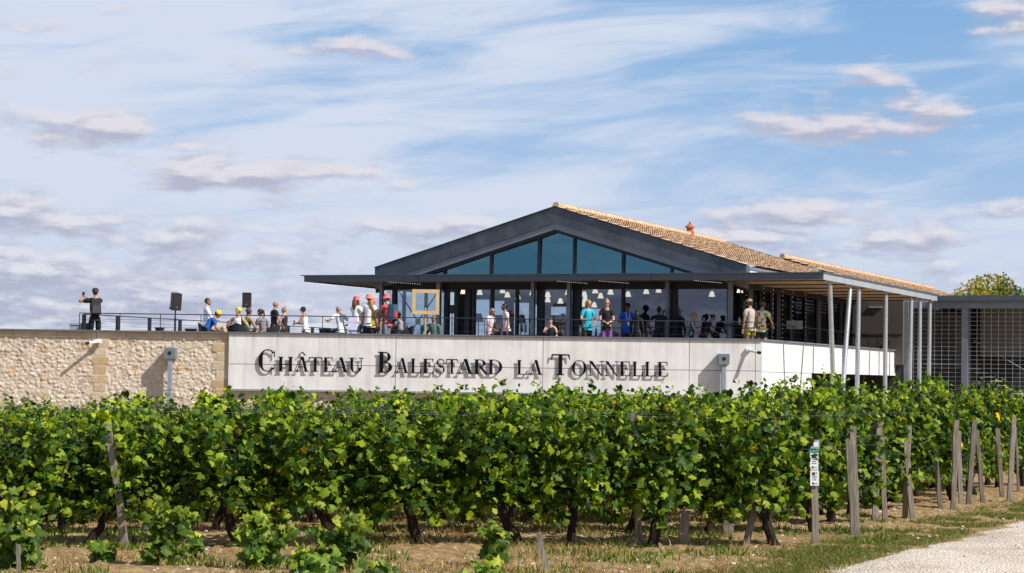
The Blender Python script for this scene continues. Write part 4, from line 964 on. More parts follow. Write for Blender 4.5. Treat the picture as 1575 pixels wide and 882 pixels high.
young(300, 815, 20.9, .10, 'tiny young vine shoot right of the leaning stake', 28, .1, 1.5)

# ------------------------------------------------------------------ stakes
def stake(name, ub, vb, ut, vt, w, label, group, z0=0.0, Y=None, d=None, rough_=.0, cat='post'):
    B = on_ground(ub, vb) if Y is None else at_y(ub, vb, Y); T = at_y(ut, vt, B.y); T.y += rough_
    if Y is not None: B = Vector((B.x, B.y, 0)) if B.z < .6 else B
    t = MB(); ax = (T-B).normalized(); r = random.Random(int(ub*7)); n = 7; pts = []
    sx_ = Vector((1, 0, 0)); sy_ = Vector((0, 1, 0)); vs = []; fs = []
    for i in range(n):
        f = i/(n-1); c = B-ax*.03+(T-B)*f + sx_*r.uniform(-.006, .006); q = w/2*r.uniform(.93, 1.07); qd = (d or w)/2*r.uniform(.93, 1.07)
        vs += [c-sx_*q-sy_*qd, c+sx_*q-sy_*qd, c+sx_*q+sy_*qd, c-sx_*q+sy_*qd]
    for i in range(n-1):
        for k in range(4): fs.append((i*4+k, i*4+(k+1) % 4, i*4+4+(k+1) % 4, i*4+4+k))
    fs += [(3, 2, 1, 0), (n*4-4, n*4-3, n*4-2, n*4-1)]
    t.add(vs, fs); return tag(t.build(name, M['post'], None, B), label, cat, group), B, T
EP = [(1254.6, 838, 1250.4, 677, .085, 'grey end post with white tags at the corner of the vineyard'), (1314.7, 822.6, 1305.5, 672.6, .12, 'thick dark split end post, second along the track'),
      (1361, 805, 1356, 670, .08, 'straight pale end post, third along the track'), (1403, 796.5, 1392.4, 668.7, .09, 'pale end post leaning left, fourth along the track'),
      (1446.7, 782, 1434.5, 665.7, .085, 'end post leaning left with leaves over it, fifth along the track'), (1478, 776.7, 1474, 661.8, .08, 'upright grey end post, sixth along the track'),
      (1511.4, 773, 1502.6, 658.8, .08, 'thin leaning end post, seventh along the track'), (1541.6, 766, 1533.6, 657, .085, 'grey end post, eighth along the track'), (1566.5, 757.5, 1562, 655, .05, 'slim end post at the right edge, ninth along the track')]
for i, e in enumerate(EP):
    o, B, T = stake('end_post', *e[:4], e[4]*(.86 if i == 0 else .74), e[5], 'end posts of the vine rows along the track', d=.06)
    if i == 0: B0, T0 = B, T
for i, (ub, vb, ut, vt, lab) in enumerate([(1147, 842, 1197, 645, 'long dark leaning stake crossing the foliage left of the tagged post'), (1318, 800, 1311, 652, 'dark tall stake behind the thick split end post'), (1346, 795, 1353, 642, 'dark tall stake leaning right behind the third end post'),
        (1392, 785, 1398, 652, 'dark tall stake behind the fourth end post'), (1466, 770, 1471, 643, 'tall stake behind the sixth end post'), (1490, 765, 1498.5, 643, 'tall stake leaning right behind the seventh end post'), (1552, 752, 1560, 640, 'tall stake behind the slim end post at the right edge')]):
    stake('brace_stake', ub, vb, ut, vt, .07, lab, 'dark stakes at the row ends', Y=(23.85 if i == 0 else ENDS[min(i, 8)][1]+.27))
stake('vine_stake', 192.6, 852, 166, 648, .065, 'leaning stake partly buried in the foliage at the left', 'stakes in the vine rows', Y=22.34)
stake('vine_stake', 288, 842, 285.5, 662, .07, 'grey stake half hidden in the foliage right of the leaning one', 'stakes in the vine rows', Y=22.85)
stake('vine_stake', 984, 845, 973, 631, .075, 'grey stake half hidden in the foliage right of the centre', 'stakes in the vine rows', Y=23.68)
stake('vine_stake', 1051, 838, 1054, 782, .10, 'short pale stump beside a knotted trunk', 'stakes in the vine rows')
stake('vine_stake', 1121, 824, 1118, 786, .11, 'short reddish stump behind the nearest row', 'stakes in the vine rows')
stake('young_vine_stake', 757, 872, 756, 822, .05, 'pale square stake beside the slim young vine', 'stakes of the young vines')
stake('young_vine_stake', 842, 884, 827, 816, .055, 'pale leaning stake alone in the foreground right of the centre', 'stakes of the young vines')
stake('young_vine_stake', 632, 900, 632, 872, .05, 'pale stake top at the bottom edge of the picture', 'stakes of the young vines')
stake('young_vine_stake', 28, 890, 29, 832, .03, 'thin pale cane in the young vine at the left edge', 'stakes of the young vines')
stake('young_vine_stake', 230, 896, 230, 876, .06, 'white topped peg under the slender young vine', 'stakes of the young vines')
# tags on the corner post
def post_pt(v): f = (838-v)/(838-677); return B0+(T0-B0)*f
def tagplate(v0, v1, w, name, label, m, dx=0, marks=True):
    p0, p1 = post_pt(v1), post_pt(v0); c = (p0+p1)/2+Vector((dx, -.052, 0)); b = MB(); b.cur = 0; b.box(c, (w, .004, (p1-p0).z)); hgt = (p1-p0).z
    b.cur = 1
    if marks:
        r = random.Random(int(v0)); b.box(c+Vector((-.012, -.003, hgt*.28)), (.030, .002, .03)); b.box(c+Vector((.018, -.003, hgt*.33)), (.012, .002, .012))
        for k in range(3): b.box(c+Vector((0, -.003, hgt*(.12-.12*k))), (w*r.uniform(.4, .62), .002, .006))
        b.box(c+Vector((-.014, -.003, -hgt*.36)), (.022, .002, .020)); b.box(c+Vector((.018, -.003, -hgt*.37)), (.022, .002, .006))
    else: b.cur = 2; b.box(c+Vector((.012, -.003, 0)), (w*.5, .002, hgt*.55))
    tag(b.build(name, [M['white'] if marks else mat('grey_violet_plate', (.34, .33, .38), .4), M['black'], M['white']], None, c), label, 'tag', 'tags on the corner post')
tagplate(697, 722.6, .092, 'post_tag', 'upper white printed tag on the corner post', M['white'])
tagplate(723.6, 747, .096, 'post_tag', 'lower white printed tag on the corner post', M['white'])
tagplate(676.5, 690, .105, 'post_tag', 'small grey plate with a white square at the top of the corner post', None, .012, False)
b = MB(); p = post_pt(694); b.box(p, (.10, .10, .03)); tag(b.build('tie', mat('green_tie', (.05, .28, .22), .6), None, p), 'green tie around the corner post above the white tags', 'tie')
# trellis wires
for k in range(4):
    for z, nm in ((1.38, 'upper'), (1.0, 'lower')):
        xe, ye = ENDS[k]; xl = -.2324*ye-1; b = MB(); pts = [Vector((xe+(xl-xe)*i/12, ye+RDY*(xl-xe)*i/12-.16, z-.015*math.sin(PI*(i % 3)/3))) for i in range(13)]
        b.tube(pts, .0013, 4); tag(b.build('trellis_wire', M['wire'], None, pts[0]), f'{nm} thin wire stretched along the {"nearest" if k == 0 else ORD[k]} tall vine row', 'wire', 'trellis wires')

# ------------------------------------------------------------------ yellow green tree behind the wing
TY = 100.0; c = at_y(1522, 500, TY); t = thing('tree', (c.x, TY, 0), 'yellow green tree showing above the flat roof at the right edge', 'tree')
r = np.random.default_rng(5); P = []; S = []; dk = []
env = [(1455, 462), (1466, 448), (1482, 438), (1498, 424), (1516, 420), (1538, 416), (1552, 422), (1566, 440), (1585, 446), (1600, 450)]
for k in range(175):
    u = r.uniform(1464, 1592); vt = np.interp(u, [e[0] for e in env], [e[1] for e in env])+abs(r.normal(0, 14)); p = at_y(u, vt, TY+r.normal(0, 1.2)); ln = r.uniform(.8, 2.6)
    dkk = (u > 1540 and u < 1570 and r.random() < .75)
    for j in range(int(ln*17)):
        f = r.random(); P.append((p.x+r.normal(0, .08+.10*f)-(u-1525)*.004*f, p.y+r.normal(0, .2), p.z-ln*f)); S.append(r.uniform(.07, .14)); dk.append(dkk)
P = np.array(P); n_ = len(P); dk = np.array(dk); Nn = r.normal(0, 1, (n_, 3))+np.array([.4, -.5, .5]); T = r.normal(0, .6, (n_, 3))+np.array([0, 0, -.4]); C = r.uniform(.7, 1.3, (n_, 1))*np.ones((1, 3))
for sel, mm, nm in ((~dk, M['tree'], 'crown'), (dk, M['treed'], 'dark_crown')):
    V, F, cc_ = leaves(P[sel], Nn[sel], T[sel], np.array(S)[sel], C[sel]); np_mesh(nm, V, F, mm, cc_, parent=t)
b = MB(); b.tube([(c.x, TY, 0), (c.x+.1, TY, 2), (c.x, TY, 4), (c.x+.05, TY, 5.6)], [.22, .17, .10, .03], 8)
for k in range(7): a = k*.9; b.tube([(c.x, TY, 2.4+.3*k), (c.x+math.cos(a)*.9, TY+math.sin(a)*.7, 4.2+.2*k)], [.07, .02], 6)
b.build('trunk', M['post'], t)

# ------------------------------------------------------------------ people
SKIN = {'fair': mat('skin_fair', (.56, .32, .22), .55), 'tan': mat('skin_tan', (.40, .20, .12), .55), 'dark': mat('skin_dark', (.16, .075, .045), .5)}
HAIR = {'black': mat('hair_black', (.010, .008, .007), .5), 'brown': mat('hair_brown', (.07, .032, .015), .5), 'blond': mat('hair_blond', (.36, .20, .075), .5), 'grey': mat('hair_grey', (.25, .23, .21), .6), 'red': mat('hair_red', (.16, .055, .022), .5)}
EYEM = mat('eye_dark', (.01, .008, .007), .2); LIP = mat('lips', (.30, .09, .07), .5)
def cloth(name, c, r=.85): return mat('cloth_'+name, c, r, 0, .12, 9, .25)
def skin_mesh(nodes, edges, root):
    """nodes {name: (pos, radius)} grown into one continuous surface"""
    me = bpy.data.meshes.new('tmp'); names = list(nodes); ix = {n: i for i, n in enumerate(names)}
    me.from_pydata([tuple(nodes[n][0]) for n in names], [(ix[a], ix[b_]) for a, b_ in edges], [])
    ob = bpy.data.objects.new('tmp', me); COL.objects.link(ob); ob.modifiers.new('s', 'SKIN')
    if not me.skin_vertices: me.attributes  # layer is made by the modifier below
    bm = bmesh.new(); bm.from_mesh(me); ly = bm.verts.layers.skin.verify(); bm.verts.ensure_lookup_table()
    for i, n in enumerate(names):
        rr_ = nodes[n][1]; bm.verts[i][ly].radius = rr_ if hasattr(rr_, '__len__') else (rr_, rr_); bm.verts[i][ly].use_root = (n == root)
    bm.to_mesh(me); bm.free(); sub = ob.modifiers.new('u', 'SUBSURF'); sub.levels = 1; sub.render_levels = 1
    dg = bpy.context.evaluated_depsgraph_get(); ev = ob.evaluated_get(dg); m2 = ev.to_mesh()
    V = [v.co.copy() for v in m2.vertices]; F = [tuple(p.vertices) for p in m2.polygons]; ev.to_mesh_clear()
    bpy.data.objects.remove(ob); bpy.data.meshes.remove(me); return V, F
def ik(S, H, l1, l2, pole):
    d = H-S; L_ = min(d.length, l1+l2-.005); dn = d.normalized(); a = (l1*l1-l2*l2+L_*L_)/(2*L_); h = math.sqrt(max(0, l1*l1-a*a))
    p = pole-dn*pole.dot(dn); p = p.normalized() if p.length > 1e-4 else Vector((1, 0, 0)); return S+dn*a+p*h, S+dn*L_
PEOPLE = []
def person(label, u, v, Y=None, h=1.7, face=180, sit=False, lean=0, rh=None, lh=None, skin='fair', hair='short', hc='brown', top=('white', (.75, .75, .74)), sleeve='short',
           low=('navy', (.02, .025, .05)), lowlen='long', hat=None, hatc=None, glasses=False, beard=False, step=0.0, look=0, build=1.0, fem=False, crop=False, sitz=.46, apron=None, split=0):
    """face: heading in degrees, 180 = towards the camera, 0 = away, 90 = to the right, -90 = to the left"""
    zt = lambda y_: at_y(u, v, y_).z
    frac = (.755 if sit else 1.0)*(1-.0016*abs(lean))
    if Y is None:
        Y = WY+.75
        for _ in range(60):
            if (zt(Y)-FLOOR)/frac < h: Y += .1
            else: break
    hh_ = min(1.95, max(1.25, (zt(Y)-FLOOR)/frac)); s = hh_/1.75
    base = at_y(u, v, Y); yaw = math.radians(-face)
    off = Vector((0, math.sin(math.radians(lean))*.6*s, 0)); R = Matrix.Rotation(yaw, 3, 'Z'); o2 = R @ off
    base = Vector((base.x-o2.x, base.y-o2.y, FLOOR)); t = thing('person', base, label, 'person')
    def W(p): return base + R @ (Vector(p)*s)
    Rl = Matrix.Rotation(-math.radians(lean), 3, 'X'); pz = sitz+.10 if sit else .95; pv = Vector((0, 0, pz))
    def B_(x, y, z): return pv + Rl @ Vector((x, y, z-.95))
    sh = .185*build*(.92 if fem else 1.); hp_ = .10*(1.05 if fem else 1)
    n = {}
    n['pel'] = (pv, (.125*build, .105)); n['wst'] = (B_(0, 0, 1.10), (.115*build*(.9 if fem else 1), .092)); n['chs'] = (B_(0, .01, 1.29), (.135*build*(.92 if fem else 1), .105)); n['nkb'] = (B_(0, 0, 1.43), .068); n['nck'] = (B_(0, .015, 1.50), .052); n['hd0'] = (B_(0, .03, 1.57), .055)
    E = [('pel', 'wst'), ('wst', 'chs'), ('chs', 'nkb'), ('nkb', 'nck'), ('nck', 'hd0')]
    hands = {}
    for sd_, q in (('r', 1), ('l', -1)):
        S = B_(q*sh, 0, 1.395); tgt = rh if sd_ == 'r' else lh
        tgt = B_(q*.25, .05, .80) if tgt is None else (Vector(tgt) if not (len(tgt) == 4) else B_(*tgt[:3]))
        el, wr = ik(S, tgt, .285, .255, Vector((q*.9, -.7, -.6))); n['sh'+sd_] = (S, .062); n['el'+sd_] = (el, .042); n['wr'+sd_] = (wr, .029); hands[sd_] = (el, wr)
        E += [('nkb', 'sh'+sd_), ('sh'+sd_, 'el'+sd_), ('el'+sd_, 'wr'+sd_)]
        st_ = step*q
        if sit: hp0 = pv+Vector((q*hp_, .02, -.02)); kn = Vector((q*.14, .44, sitz+.05)); an = Vector((q*.14, .46+.04*q, .09)); toe = an+Vector((q*.02, .14, -.05))
        else: hp0 = pv+Vector((q*hp_, 0, -.04)); kn = Vector((q*(.105+abs(step)*.2), .03+st_*.5, .50)); an = Vector((q*(.11+abs(step)*.5), -.02+st_, .085)); toe = an+Vector((q*.03, .15, -.045))
        n['hp'+sd_] = (hp0, .092*build); n['kn'+sd_] = (kn, .058); n['an'+sd_] = (an, .038); n['to'+sd_] = (toe, .034)
        E += [('pel', 'hp'+sd_), ('hp'+sd_, 'kn'+sd_), ('kn'+sd_, 'an'+sd_), ('an'+sd_, 'to'+sd_)]
    nb = dict(n)
    def thin(k, f): p_, r_ = nb[k]; nb[k] = (p_, tuple(q_*f for q_ in r_) if hasattr(r_, '__len__') else r_*f)
    if top:
        for k in ('wst', 'chs', 'nkb'): thin(k, .80)
        if sleeve != 'none': thin('shr', .85); thin('shl', .85)
    if low:
        thin('pel', .80)
        for k in ('hpr', 'hpl'): thin(k, .80)
        if lowlen == 'long': thin('knr', .85); thin('knl', .85)
    V, F = skin_mesh(nb, E, 'pel'); mb = MB(); mb.add([W(p) for p in V], F)
    # head: skull, jaw, nose, ears, eyes, mouth
    hc_ = B_(0, .035, 1.645); Rh = Rl @ Matrix.Rotation(math.radians(-look), 3, 'Z') if lean < 25 else Matrix.Rotation(-math.radians(lean*.8), 3, 'X')
    Rw = R @ Rh
    def HD(x, y, z): return W(hc_ + Rh @ Vector((x, y, z)))
    mb.ball(HD(0, 0, .012), (.075*s, .093*s, .098*s), 12, 9, Rw); mb.ball(HD(0, .022, -.055), (.054*s, .068*s, .060*s), 10, 7, Rw); mb.ball(HD(0, .098, -.018), (.013*s, .022*s, .022*s), 6, 5, Rw)
    for q in (-1, 1): mb.ball(HD(q*.077, -.005, -.01), (.012*s, .02*s, .03*s), 6, 5, Rw)
    mb.cur = 1
    for q in (-1, 1): mb.ball(HD(q*.031, .084, .012), .0105*s, 6, 5)
    mb.cur = 2; mb.ball(HD(0, .083, -.060), (.022*s, .010*s, .007*s), 8, 5, Rw); mb.cur = 0
    for sd_, q in (('r', 1), ('l', -1)):          # palm, four fingers of different length with a bend, thumb
        el, wr = hands[sd_]; d = (wr-el).normalized(); a = d.cross(Vector((0, 0, 1))); a = a.normalized() if a.length > .05 else Vector((1, 0, 0)); c_ = a.cross(d).normalized()
        mb.ball(W(wr+d*.045), (.040*s, .050*s, .020*s), 8, 6, Matrix((R @ a, R @ d, R @ c_)).transposed())
        for k, ln in enumerate((.070, .082, .077, .060)):
            b0 = wr+d*.085+a*(-.027+.018*k); b1 = b0+d*ln*.5-c_*.006; b2 = b1+(d*.6-c_*.75).normalized()*ln*.5; mb.tube([W(b0-d*.02), W(b1), W(b2)], [.0095*s, .009*s, .006*s], 6)
        b0 = wr+d*.03-a*.034*q; b1 = b0+(d*.6-a*.7*q).normalized()*.04; mb.tube([W(b0+a*.02*q), W(b1), W(b1+d*.03-c_*.008)], [.012*s, .011*s, .007*s], 6)
    mb.build('body', [SKIN[skin], EYEM, LIP], t, smooth=True)
    def grow(names, ed, root, add, name, m_, cut=None):
        nn = {}
        for k in names:
            p, r_ = n[k]; nn[k] = (p, tuple(x+add for x in r_) if hasattr(r_, '__len__') else r_+add)
        if cut: nn.update(cut)
        V, F = skin_mesh(nn, ed, root); g_ = MB(); g_.add([W(p) for p in V], F); return g_.build(name, m_, t, smooth=True)
    mid = lambda a_, b_, f: n[a_][0]*(1-f)+n[b_][0]*f
    if top:
        cut = {}; ed = [('hem', 'pel'), ('pel', 'wst'), ('wst', 'chs'), ('chs', 'nkb')]; nm = ['pel', 'wst', 'chs', 'nkb']
        cut['hem'] = (pv+(pv-n['wst'][0])*.25, (.165*build, .135)); cut['nkb'] = (B_(0, 0, 1.425), .075)
        for sd_ in 'rl':
            if sleeve == 'none': cut['sx'+sd_] = (B_((1 if sd_ == 'r' else -1)*sh*.62, 0, 1.40), .062); ed += [('nkb', 'sx'+sd_)]; continue
            nm += ['sh'+sd_]; f = {'short': .62, 'long': 1.0}[sleeve]
            cut['cf'+sd_] = (mid('sh'+sd_, 'el'+sd_, f), .060 if sleeve == 'short' else .054); ed += [('nkb', 'sh'+sd_), ('sh'+sd_, 'cf'+sd_)]
            if sleeve == 'long': cut['cg'+sd_] = (mid('el'+sd_, 'wr'+sd_, .92), .040); ed += [('cf'+sd_, 'cg'+sd_)]
        grow(nm, ed, 'pel', .020, 'shirt', cloth(*top), cut)
    if low:
        cut = {'top': (mid('pel', 'wst', .45), (.125*build, .105))}; ed = [('pel', 'top')]; nm = ['pel']
        for sd_ in 'rl':
            nm += ['hp'+sd_]; ed += [('pel', 'hp'+sd_)]
            if lowlen != 'long': cut['kx'+sd_] = (mid('hp'+sd_, 'kn'+sd_, .72 if lowlen == 'short' else .98), .088 if lowlen == 'short' else .082); ed += [('hp'+sd_, 'kx'+sd_)]
            else: nm += ['kn'+sd_]; cut['ax'+sd_] = (mid('kn'+sd_, 'an'+sd_, .9), .052); ed += [('hp'+sd_, 'kn'+sd_), ('kn'+sd_, 'ax'+sd_)]
        grow(nm, ed, 'pel', .010, 'trousers' if lowlen == 'long' else 'shorts', cloth(*low), cut)
    sb_ = MB()
    for sd_ in 'rl': sb_.tube([W(n['an'+sd_][0]+Vector((0, -.05, -.03))), W(n['an'+sd_][0]+Vector((0, .03, -.04))), W(n['to'+sd_][0]+Vector((0, .02, -.005)))], [.040*s, .046*s, .034*s], 8)
    sb_.build('shoes', mat('shoe_dark', (.05, .05, .055), .6), t, smooth=True)
    if hair != 'bald':
        g_ = MB(); g_.ball(HD(0, -.012, .022), (.086*s, .098*s, .102*s), 12, 9, Rw)
        keep = []                                    # open the face side of the cap of hair
        inv = Rw.inverted(); c0 = HD(0, 0, 0)
        for f in g_.f:
            q = inv @ (sum((g_.v[i] for i in f), Vector())/4-c0)/s
            if not (q.y > .025 and q.z < .055) and not (q.z < -.05 and q.y > -.03): keep.append(f)
        g_.f = keep; g_.mi = [0]*len(keep)
        if hair == 'long':
            g_.tube([HD(0, -.05, .05), HD(0, -.085, -.05), HD(0, -.10, -.17), HD(0, -.105, -.30)], [.075*s, .085*s, .085*s, .04*s], 8)
            for q in (-1, 1): g_.tube([HD(q*.07, -.01, .03), HD(q*.085, 0, -.09), HD(q*.085, .01, -.20)], [.03*s, .032*s, .015*s], 6)
        if hair == 'bun': g_.ball(HD(0, -.05, .118), (.040*s, .040*s, .036*s), 8, 6)
        if hair == 'lowbun': g_.ball(HD(0, -.115, .03), (.045*s, .045*s, .042*s), 8, 6)
        if hair == 'tail': g_.tube([HD(0, -.09, .05), HD(0, -.15, .03), HD(0, -.16, -.10), HD(0, -.13, -.2)], [.03*s, .036*s, .03*s, .01*s], 7)
        g_.build('hair', HAIR[hc], t, smooth=True)
    if beard:
        g_ = MB(); g_.ball(HD(0, .034, -.072), (.058*s, .066*s, .048*s), 10, 7, Rw); g_.build('beard', HAIR[hc], t, smooth=True)
    if glasses:
        g_ = MB()
        for q in (-1, 1): g_.ball(HD(q*.032, .092, .012), (.027*s, .01*s, .019*s), 8, 5, Rw)
        g_.tube([HD(-.075, .0, .018), HD(-.06, .085, .018), HD(.06, .085, .018), HD(.075, 0, .018)], .005*s, 5); g_.build('sunglasses', M['black'], t)
    if hat:
        g_ = MB(); hm_ = cloth('hat_'+hatc[0], hatc[1])
        if hat == 'bucket': g_.lathe(HD(0, -.005, .035), [(.140*s, -.035*s), (.135*s, -.028*s), (.100*s, .02*s), (.092*s, .075*s), (.075*s, .098*s), (.02*s, .104*s)], 14, Rw)
        if hat == 'beanie': g_.lathe(HD(0, -.008, .02), [(.096*s, -.01*s), (.101*s, .03*s), (.093*s, .075*s), (.06*s, .105*s), (.02*s, .112*s)], 14, Rw)
        if hat == 'cap':
            g_.lathe(HD(0, -.006, .035), [(.094*s, -.01*s), (.096*s, .02*s), (.085*s, .06*s), (.05*s, .085*s), (.01*s, .09*s)], 14, Rw)
            g_.prism([HD(-.07, .07, .03), HD(.07, .07, .03), HD(.055, .155, .018), HD(-.055, .155, .018)], Rw @ Vector((0, 0, .008*s)))
        if hat == 'visor':
            g_.lathe(HD(0, -.004, .04), [(.094*s, -.012*s), (.097*s, .022*s)], 14, Rw); g_.prism([HD(-.07, .07, .035), HD(.07, .07, .035), HD(.055, .155, .02), HD(-.055, .155, .02)], Rw @ Vector((0, 0, .008*s)))
        g_.build('hat', hm_, t)
    return dict(t=t, W=W, B=B_, hands={k: W(v[1]+(v[1]-v[0]).normalized()*.08) for k, v in hands.items()}, R=R, s=s, HD=HD, Y=Y)
def backpack(p, label, c, w=.30, h=.46, c2=None):
    q = p['W'](p['B'](0, -.20, 1.20)); t = thing('backpack', tuple(q), label, 'backpack'); s = p['s']; P_ = lambda x, y, z: p['W'](p['B'](x, y, z))
    def slab(x, y0, y1, z0, z1, tp=.8):
        return MB().hexa([P_(-x, y0, z0), P_(x, y0, z0), P_(x, y1, z0), P_(-x, y1, z0), P_(-x*tp, y0*1, z1), P_(x*tp, y0, z1), P_(x*tp, y1, z1), P_(-x*tp, y1, z1)])
    slab(w/2, -.25, -.10, 1.0, 1.0+h, .78).build('bag', cloth('bag_'+label[:12], c), t); slab(w*.38, -.285, -.251, 1.03, 1.03+h*.5, .9).build('front_pocket', cloth('pocket_'+label[:12], c2 or tuple(x*1.6+.01 for x in c)), t)
    for k in (-1, 1): MB().tube([P_(k*.11, -.13, 1.42), P_(k*.12, -.02, 1.475), P_(k*.12, .125, 1.38), P_(k*.13, .10, 1.15), P_(k*.14, -.12, 1.05)], .016*s, 6).build('strap', M['black'], t)
def phone(p, side, label, c=(.015, .015, .018)):
    q = p['hands'][side]; b = MB(); b.box(q+Vector((0, 0, .045)), (.075, .015, .15), p['R'].to_euler().z); tag(b.build('phone', mat('phone_shell', c, .3), None, q), label, 'phone')
def chair(x, y, rz, label, group='dark tub chairs on the terrace', m_=None, name='tub_chair'):
    t = thing(name, (x, y, FLOOR), label, 'chair', group); R = Matrix.Rotation(rz, 3, 'Z'); o = Vector((x, y, FLOOR)); q = lambda a, b_, c_: o + R @ Vector((a, b_, c_)); mm = m_ or mat('woven_black', (.022, .022, .026), .8)
    s_ = MB(); s_.hexa([q(-.25, -.25, .38), q(.25, -.25, .38), q(.25, .25, .38), q(-.25, .25, .38), q(-.27, -.27, .45), q(.27, -.27, .45), q(.27, .27, .45), q(-.27, .27, .45)]); s_.build('seat', mm, t)
    s_ = MB(); n_ = 10; pts = []
    for k in range(n_+1):
        a = math.radians(200+140*k/n_); hgt = .86-.17*abs(k-n_/2)/(n_/2); pts.append((math.cos(a), math.sin(a), hgt))
    for k in range(n_):
        (c0, s0, h0), (c1, s1, h1) = pts[k], pts[k+1]
        s_.hexa([q(.27*c0, .27*s0, .4), q(.27*c1, .27*s1, .4), q(.24*c1, .24*s1, .4), q(.24*c0, .24*s0, .4), q(.34*c0, .34*s0, h0), q(.34*c1, .34*s1, h1), q(.31*c1, .31*s1, h1), q(.31*c0, .31*s0, h0)])
    s_.build('backrest', mm, t)
    for sx_ in (-1, 1):
        for sy_ in (-1, 1): MB().tube([q(sx_*.2, sy_*.2, .4), q(sx_*.25, sy_*.25, .0)], .014, 6).build('leg', M['black'], t)
    return t
def table(x, y, label, w=.7, hgt=.72, m_=None):
    t = thing('table', (x, y, FLOOR), label, 'table'); MB().box((x, y, FLOOR+hgt), (w, w, .035)).build('tabletop', m_ or M['black'], t); MB().tube([(x, y, FLOOR), (x, y, FLOOR+hgt-.02)], .03, 8).build('pedestal', M['black'], t); MB().lathe((x, y, FLOOR), [(.24, 0), (.24, .02), (.04, .05)], 14).build('base', M['black'], t)
def bottle(x, y, z, label, c=(.05, .10, .14), hgt=.3):
    b = MB(); b.lathe((x, y, z), [(.038, 0), (.038, hgt*.6), (.014, hgt*.78), (.014, hgt)], 10); tag(b.build('bottle', mat('bottle_%d' % int(c[2]*100), c, .15), None, (x, y, z), smooth=True), label, 'bottle')

BLK = ('black', (.012, .012, .014)); WHT = ('white', (.78, .77, .77)); NAV = ('navy', (.018, .024, .05))
PINK = ('pink', (.72, .16, .20)); YEL = ('yellow', (.80, .62, .02))
p = person('man in black with navy cap taking a photo at the left end of the terrace', 147, 444, WY+.62, face=-18, lh=(-.34, .26, 1.50), rh=(-.22, .30, 1.48), skin='tan', hair='short', hat='cap', hatc=NAV, top=BLK, low=BLK, lowlen='knee'); backpack(p, 'dark grey backpack worn by the man at the left end', (.035, .032, .036)); phone(p, 'l', 'black phone raised by the man at the left end')
p = person('man in white shirt with dark beard and sunglasses at the music desk', 318, 459, None, 1.76, face=75, skin='fair', hair='short', hc='brown', beard=True, glasses=True, top=('shirt_white', (.72, .74, .82)), sleeve='long', rh=(.10, .32, 1.06), lh=(-.10, .34, 1.06))
person('person in blue shirt and yellow hat leaning over, seated at the left table', 331, 476.5, WY+1.1, face=62, sit=True, lean=36, skin='tan', hat='beanie', hatc=YEL, top=('blue', (.015, .12, .42)), low=NAV, rh=(.12, .5, .62), lh=(-.12, .52, .60)); chair(at_y(322, 500, WY+1.1).x, WY+1.05, math.radians(-70), 'dark tub chair under the person in the blue shirt')
person('person in a beige top bending over the left table, dark hair', 349, 489, WY+1.8, face=80, sit=True, lean=48, skin='fair', hair='short', hc='black', top=('beige', (.62, .42, .20)), low=('beige2', (.5, .36, .2)), rh=(.1, .55, .6), lh=(-.1, .55, .6))
person('woman in white vest and yellow hat seated with her back to the wall', 366.5, 476, WY+1.0, face=12, sit=True, lean=5, fem=True, skin='fair', hair='tail', hc='blond', hat='beanie', hatc=YEL, top=WHT, sleeve='none', low=BLK, rh=(.34, .2, .62), lh=(-.34, .2, .62)); chair(at_y(366, 500, WY+.95).x, WY+.95, 0, 'dark tub chair behind the woman with the yellow hat')
person('woman with dark bun in green and white top seated facing right', 381.5, 477, WY+1.2, face=40, sit=True, lean=8, fem=True, skin='tan', hair='lowbun', hc='brown', top=('green', (.02, .24, .03)), sleeve='none', low=NAV, rh=(.36, .26, .6), lh=(-.2, .36, .66))
person('woman in grey shirt with brown ponytail seated on a dark chair facing left', 402, 478, WY+1.2, face=-55, sit=True, lean=12, fem=True, skin='fair', hair='tail', hc='brown', top=('grey', (.20, .19, .20)), low=BLK, lh=(-.1, .40, .60), rh=(.25, .30, .62)); chair(at_y(414, 500, WY+1.25).x, WY+1.3, math.radians(60), 'dark tub chair under the woman in grey')
person('bald man in a black shirt standing side on', 422, 464, None, 1.78, face=65, skin='tan', hair='bald', top=BLK, low=BLK, rh=(.28, .22, .92)); 
person('woman with blond bun in a dark vest standing with a drink', 438, 473.5, None, 1.66, face=-65, fem=True, skin='fair', hair='bun', hc='blond', top=('dark_red', (.035, .02, .02)), sleeve='none', low=NAV, lh=(-.15, .30, 1.08), rh=(.12, .30, 1.05))
p = person('man in white vest and navy cap looking down at his phone', 468, 473, None, 1.66, face=-72, lean=6, skin='tan', hair='short', hc='black', hat='cap', hatc=NAV, top=WHT, sleeve='none', low=NAV, lh=(-.12, .36, 1.12), rh=(.10, .36, 1.12)); phone(p, 'l', 'black phone held by the man in the white vest')
person('bald man in a white shirt leaning on his elbow, seen from behind', 521.5, 480.5, WY+1.3, face=-28, lean=20, sit=True, sitz=.62, skin='tan', hair='bald', top=WHT, low=('blue_jeans', (.03, .05, .12)), lh=(-.36, .36, 1.02), rh=(.25, .3, .86))
p = person('woman with long brown hair, pink hat and white shirt standing in profile', 547.5, 457, None, 1.70, face=35, fem=True, skin='fair', hair='long', hc='red', hat='bucket', hatc=PINK, top=WHT, low=('teal_shorts', (.02, .06, .12)), lowlen='short', rh=(.18, .36, 1.02), lh=(-.05, .36, 1.02))
person('person in pink and orange hat and white shirt behind the blond woman in yellow', 567.5, 454, None, 1.76, face=20, skin='fair', hair='short', hc='brown', hat='bucket', hatc=('coral', (.80, .24, .17)), top=WHT, low=NAV)
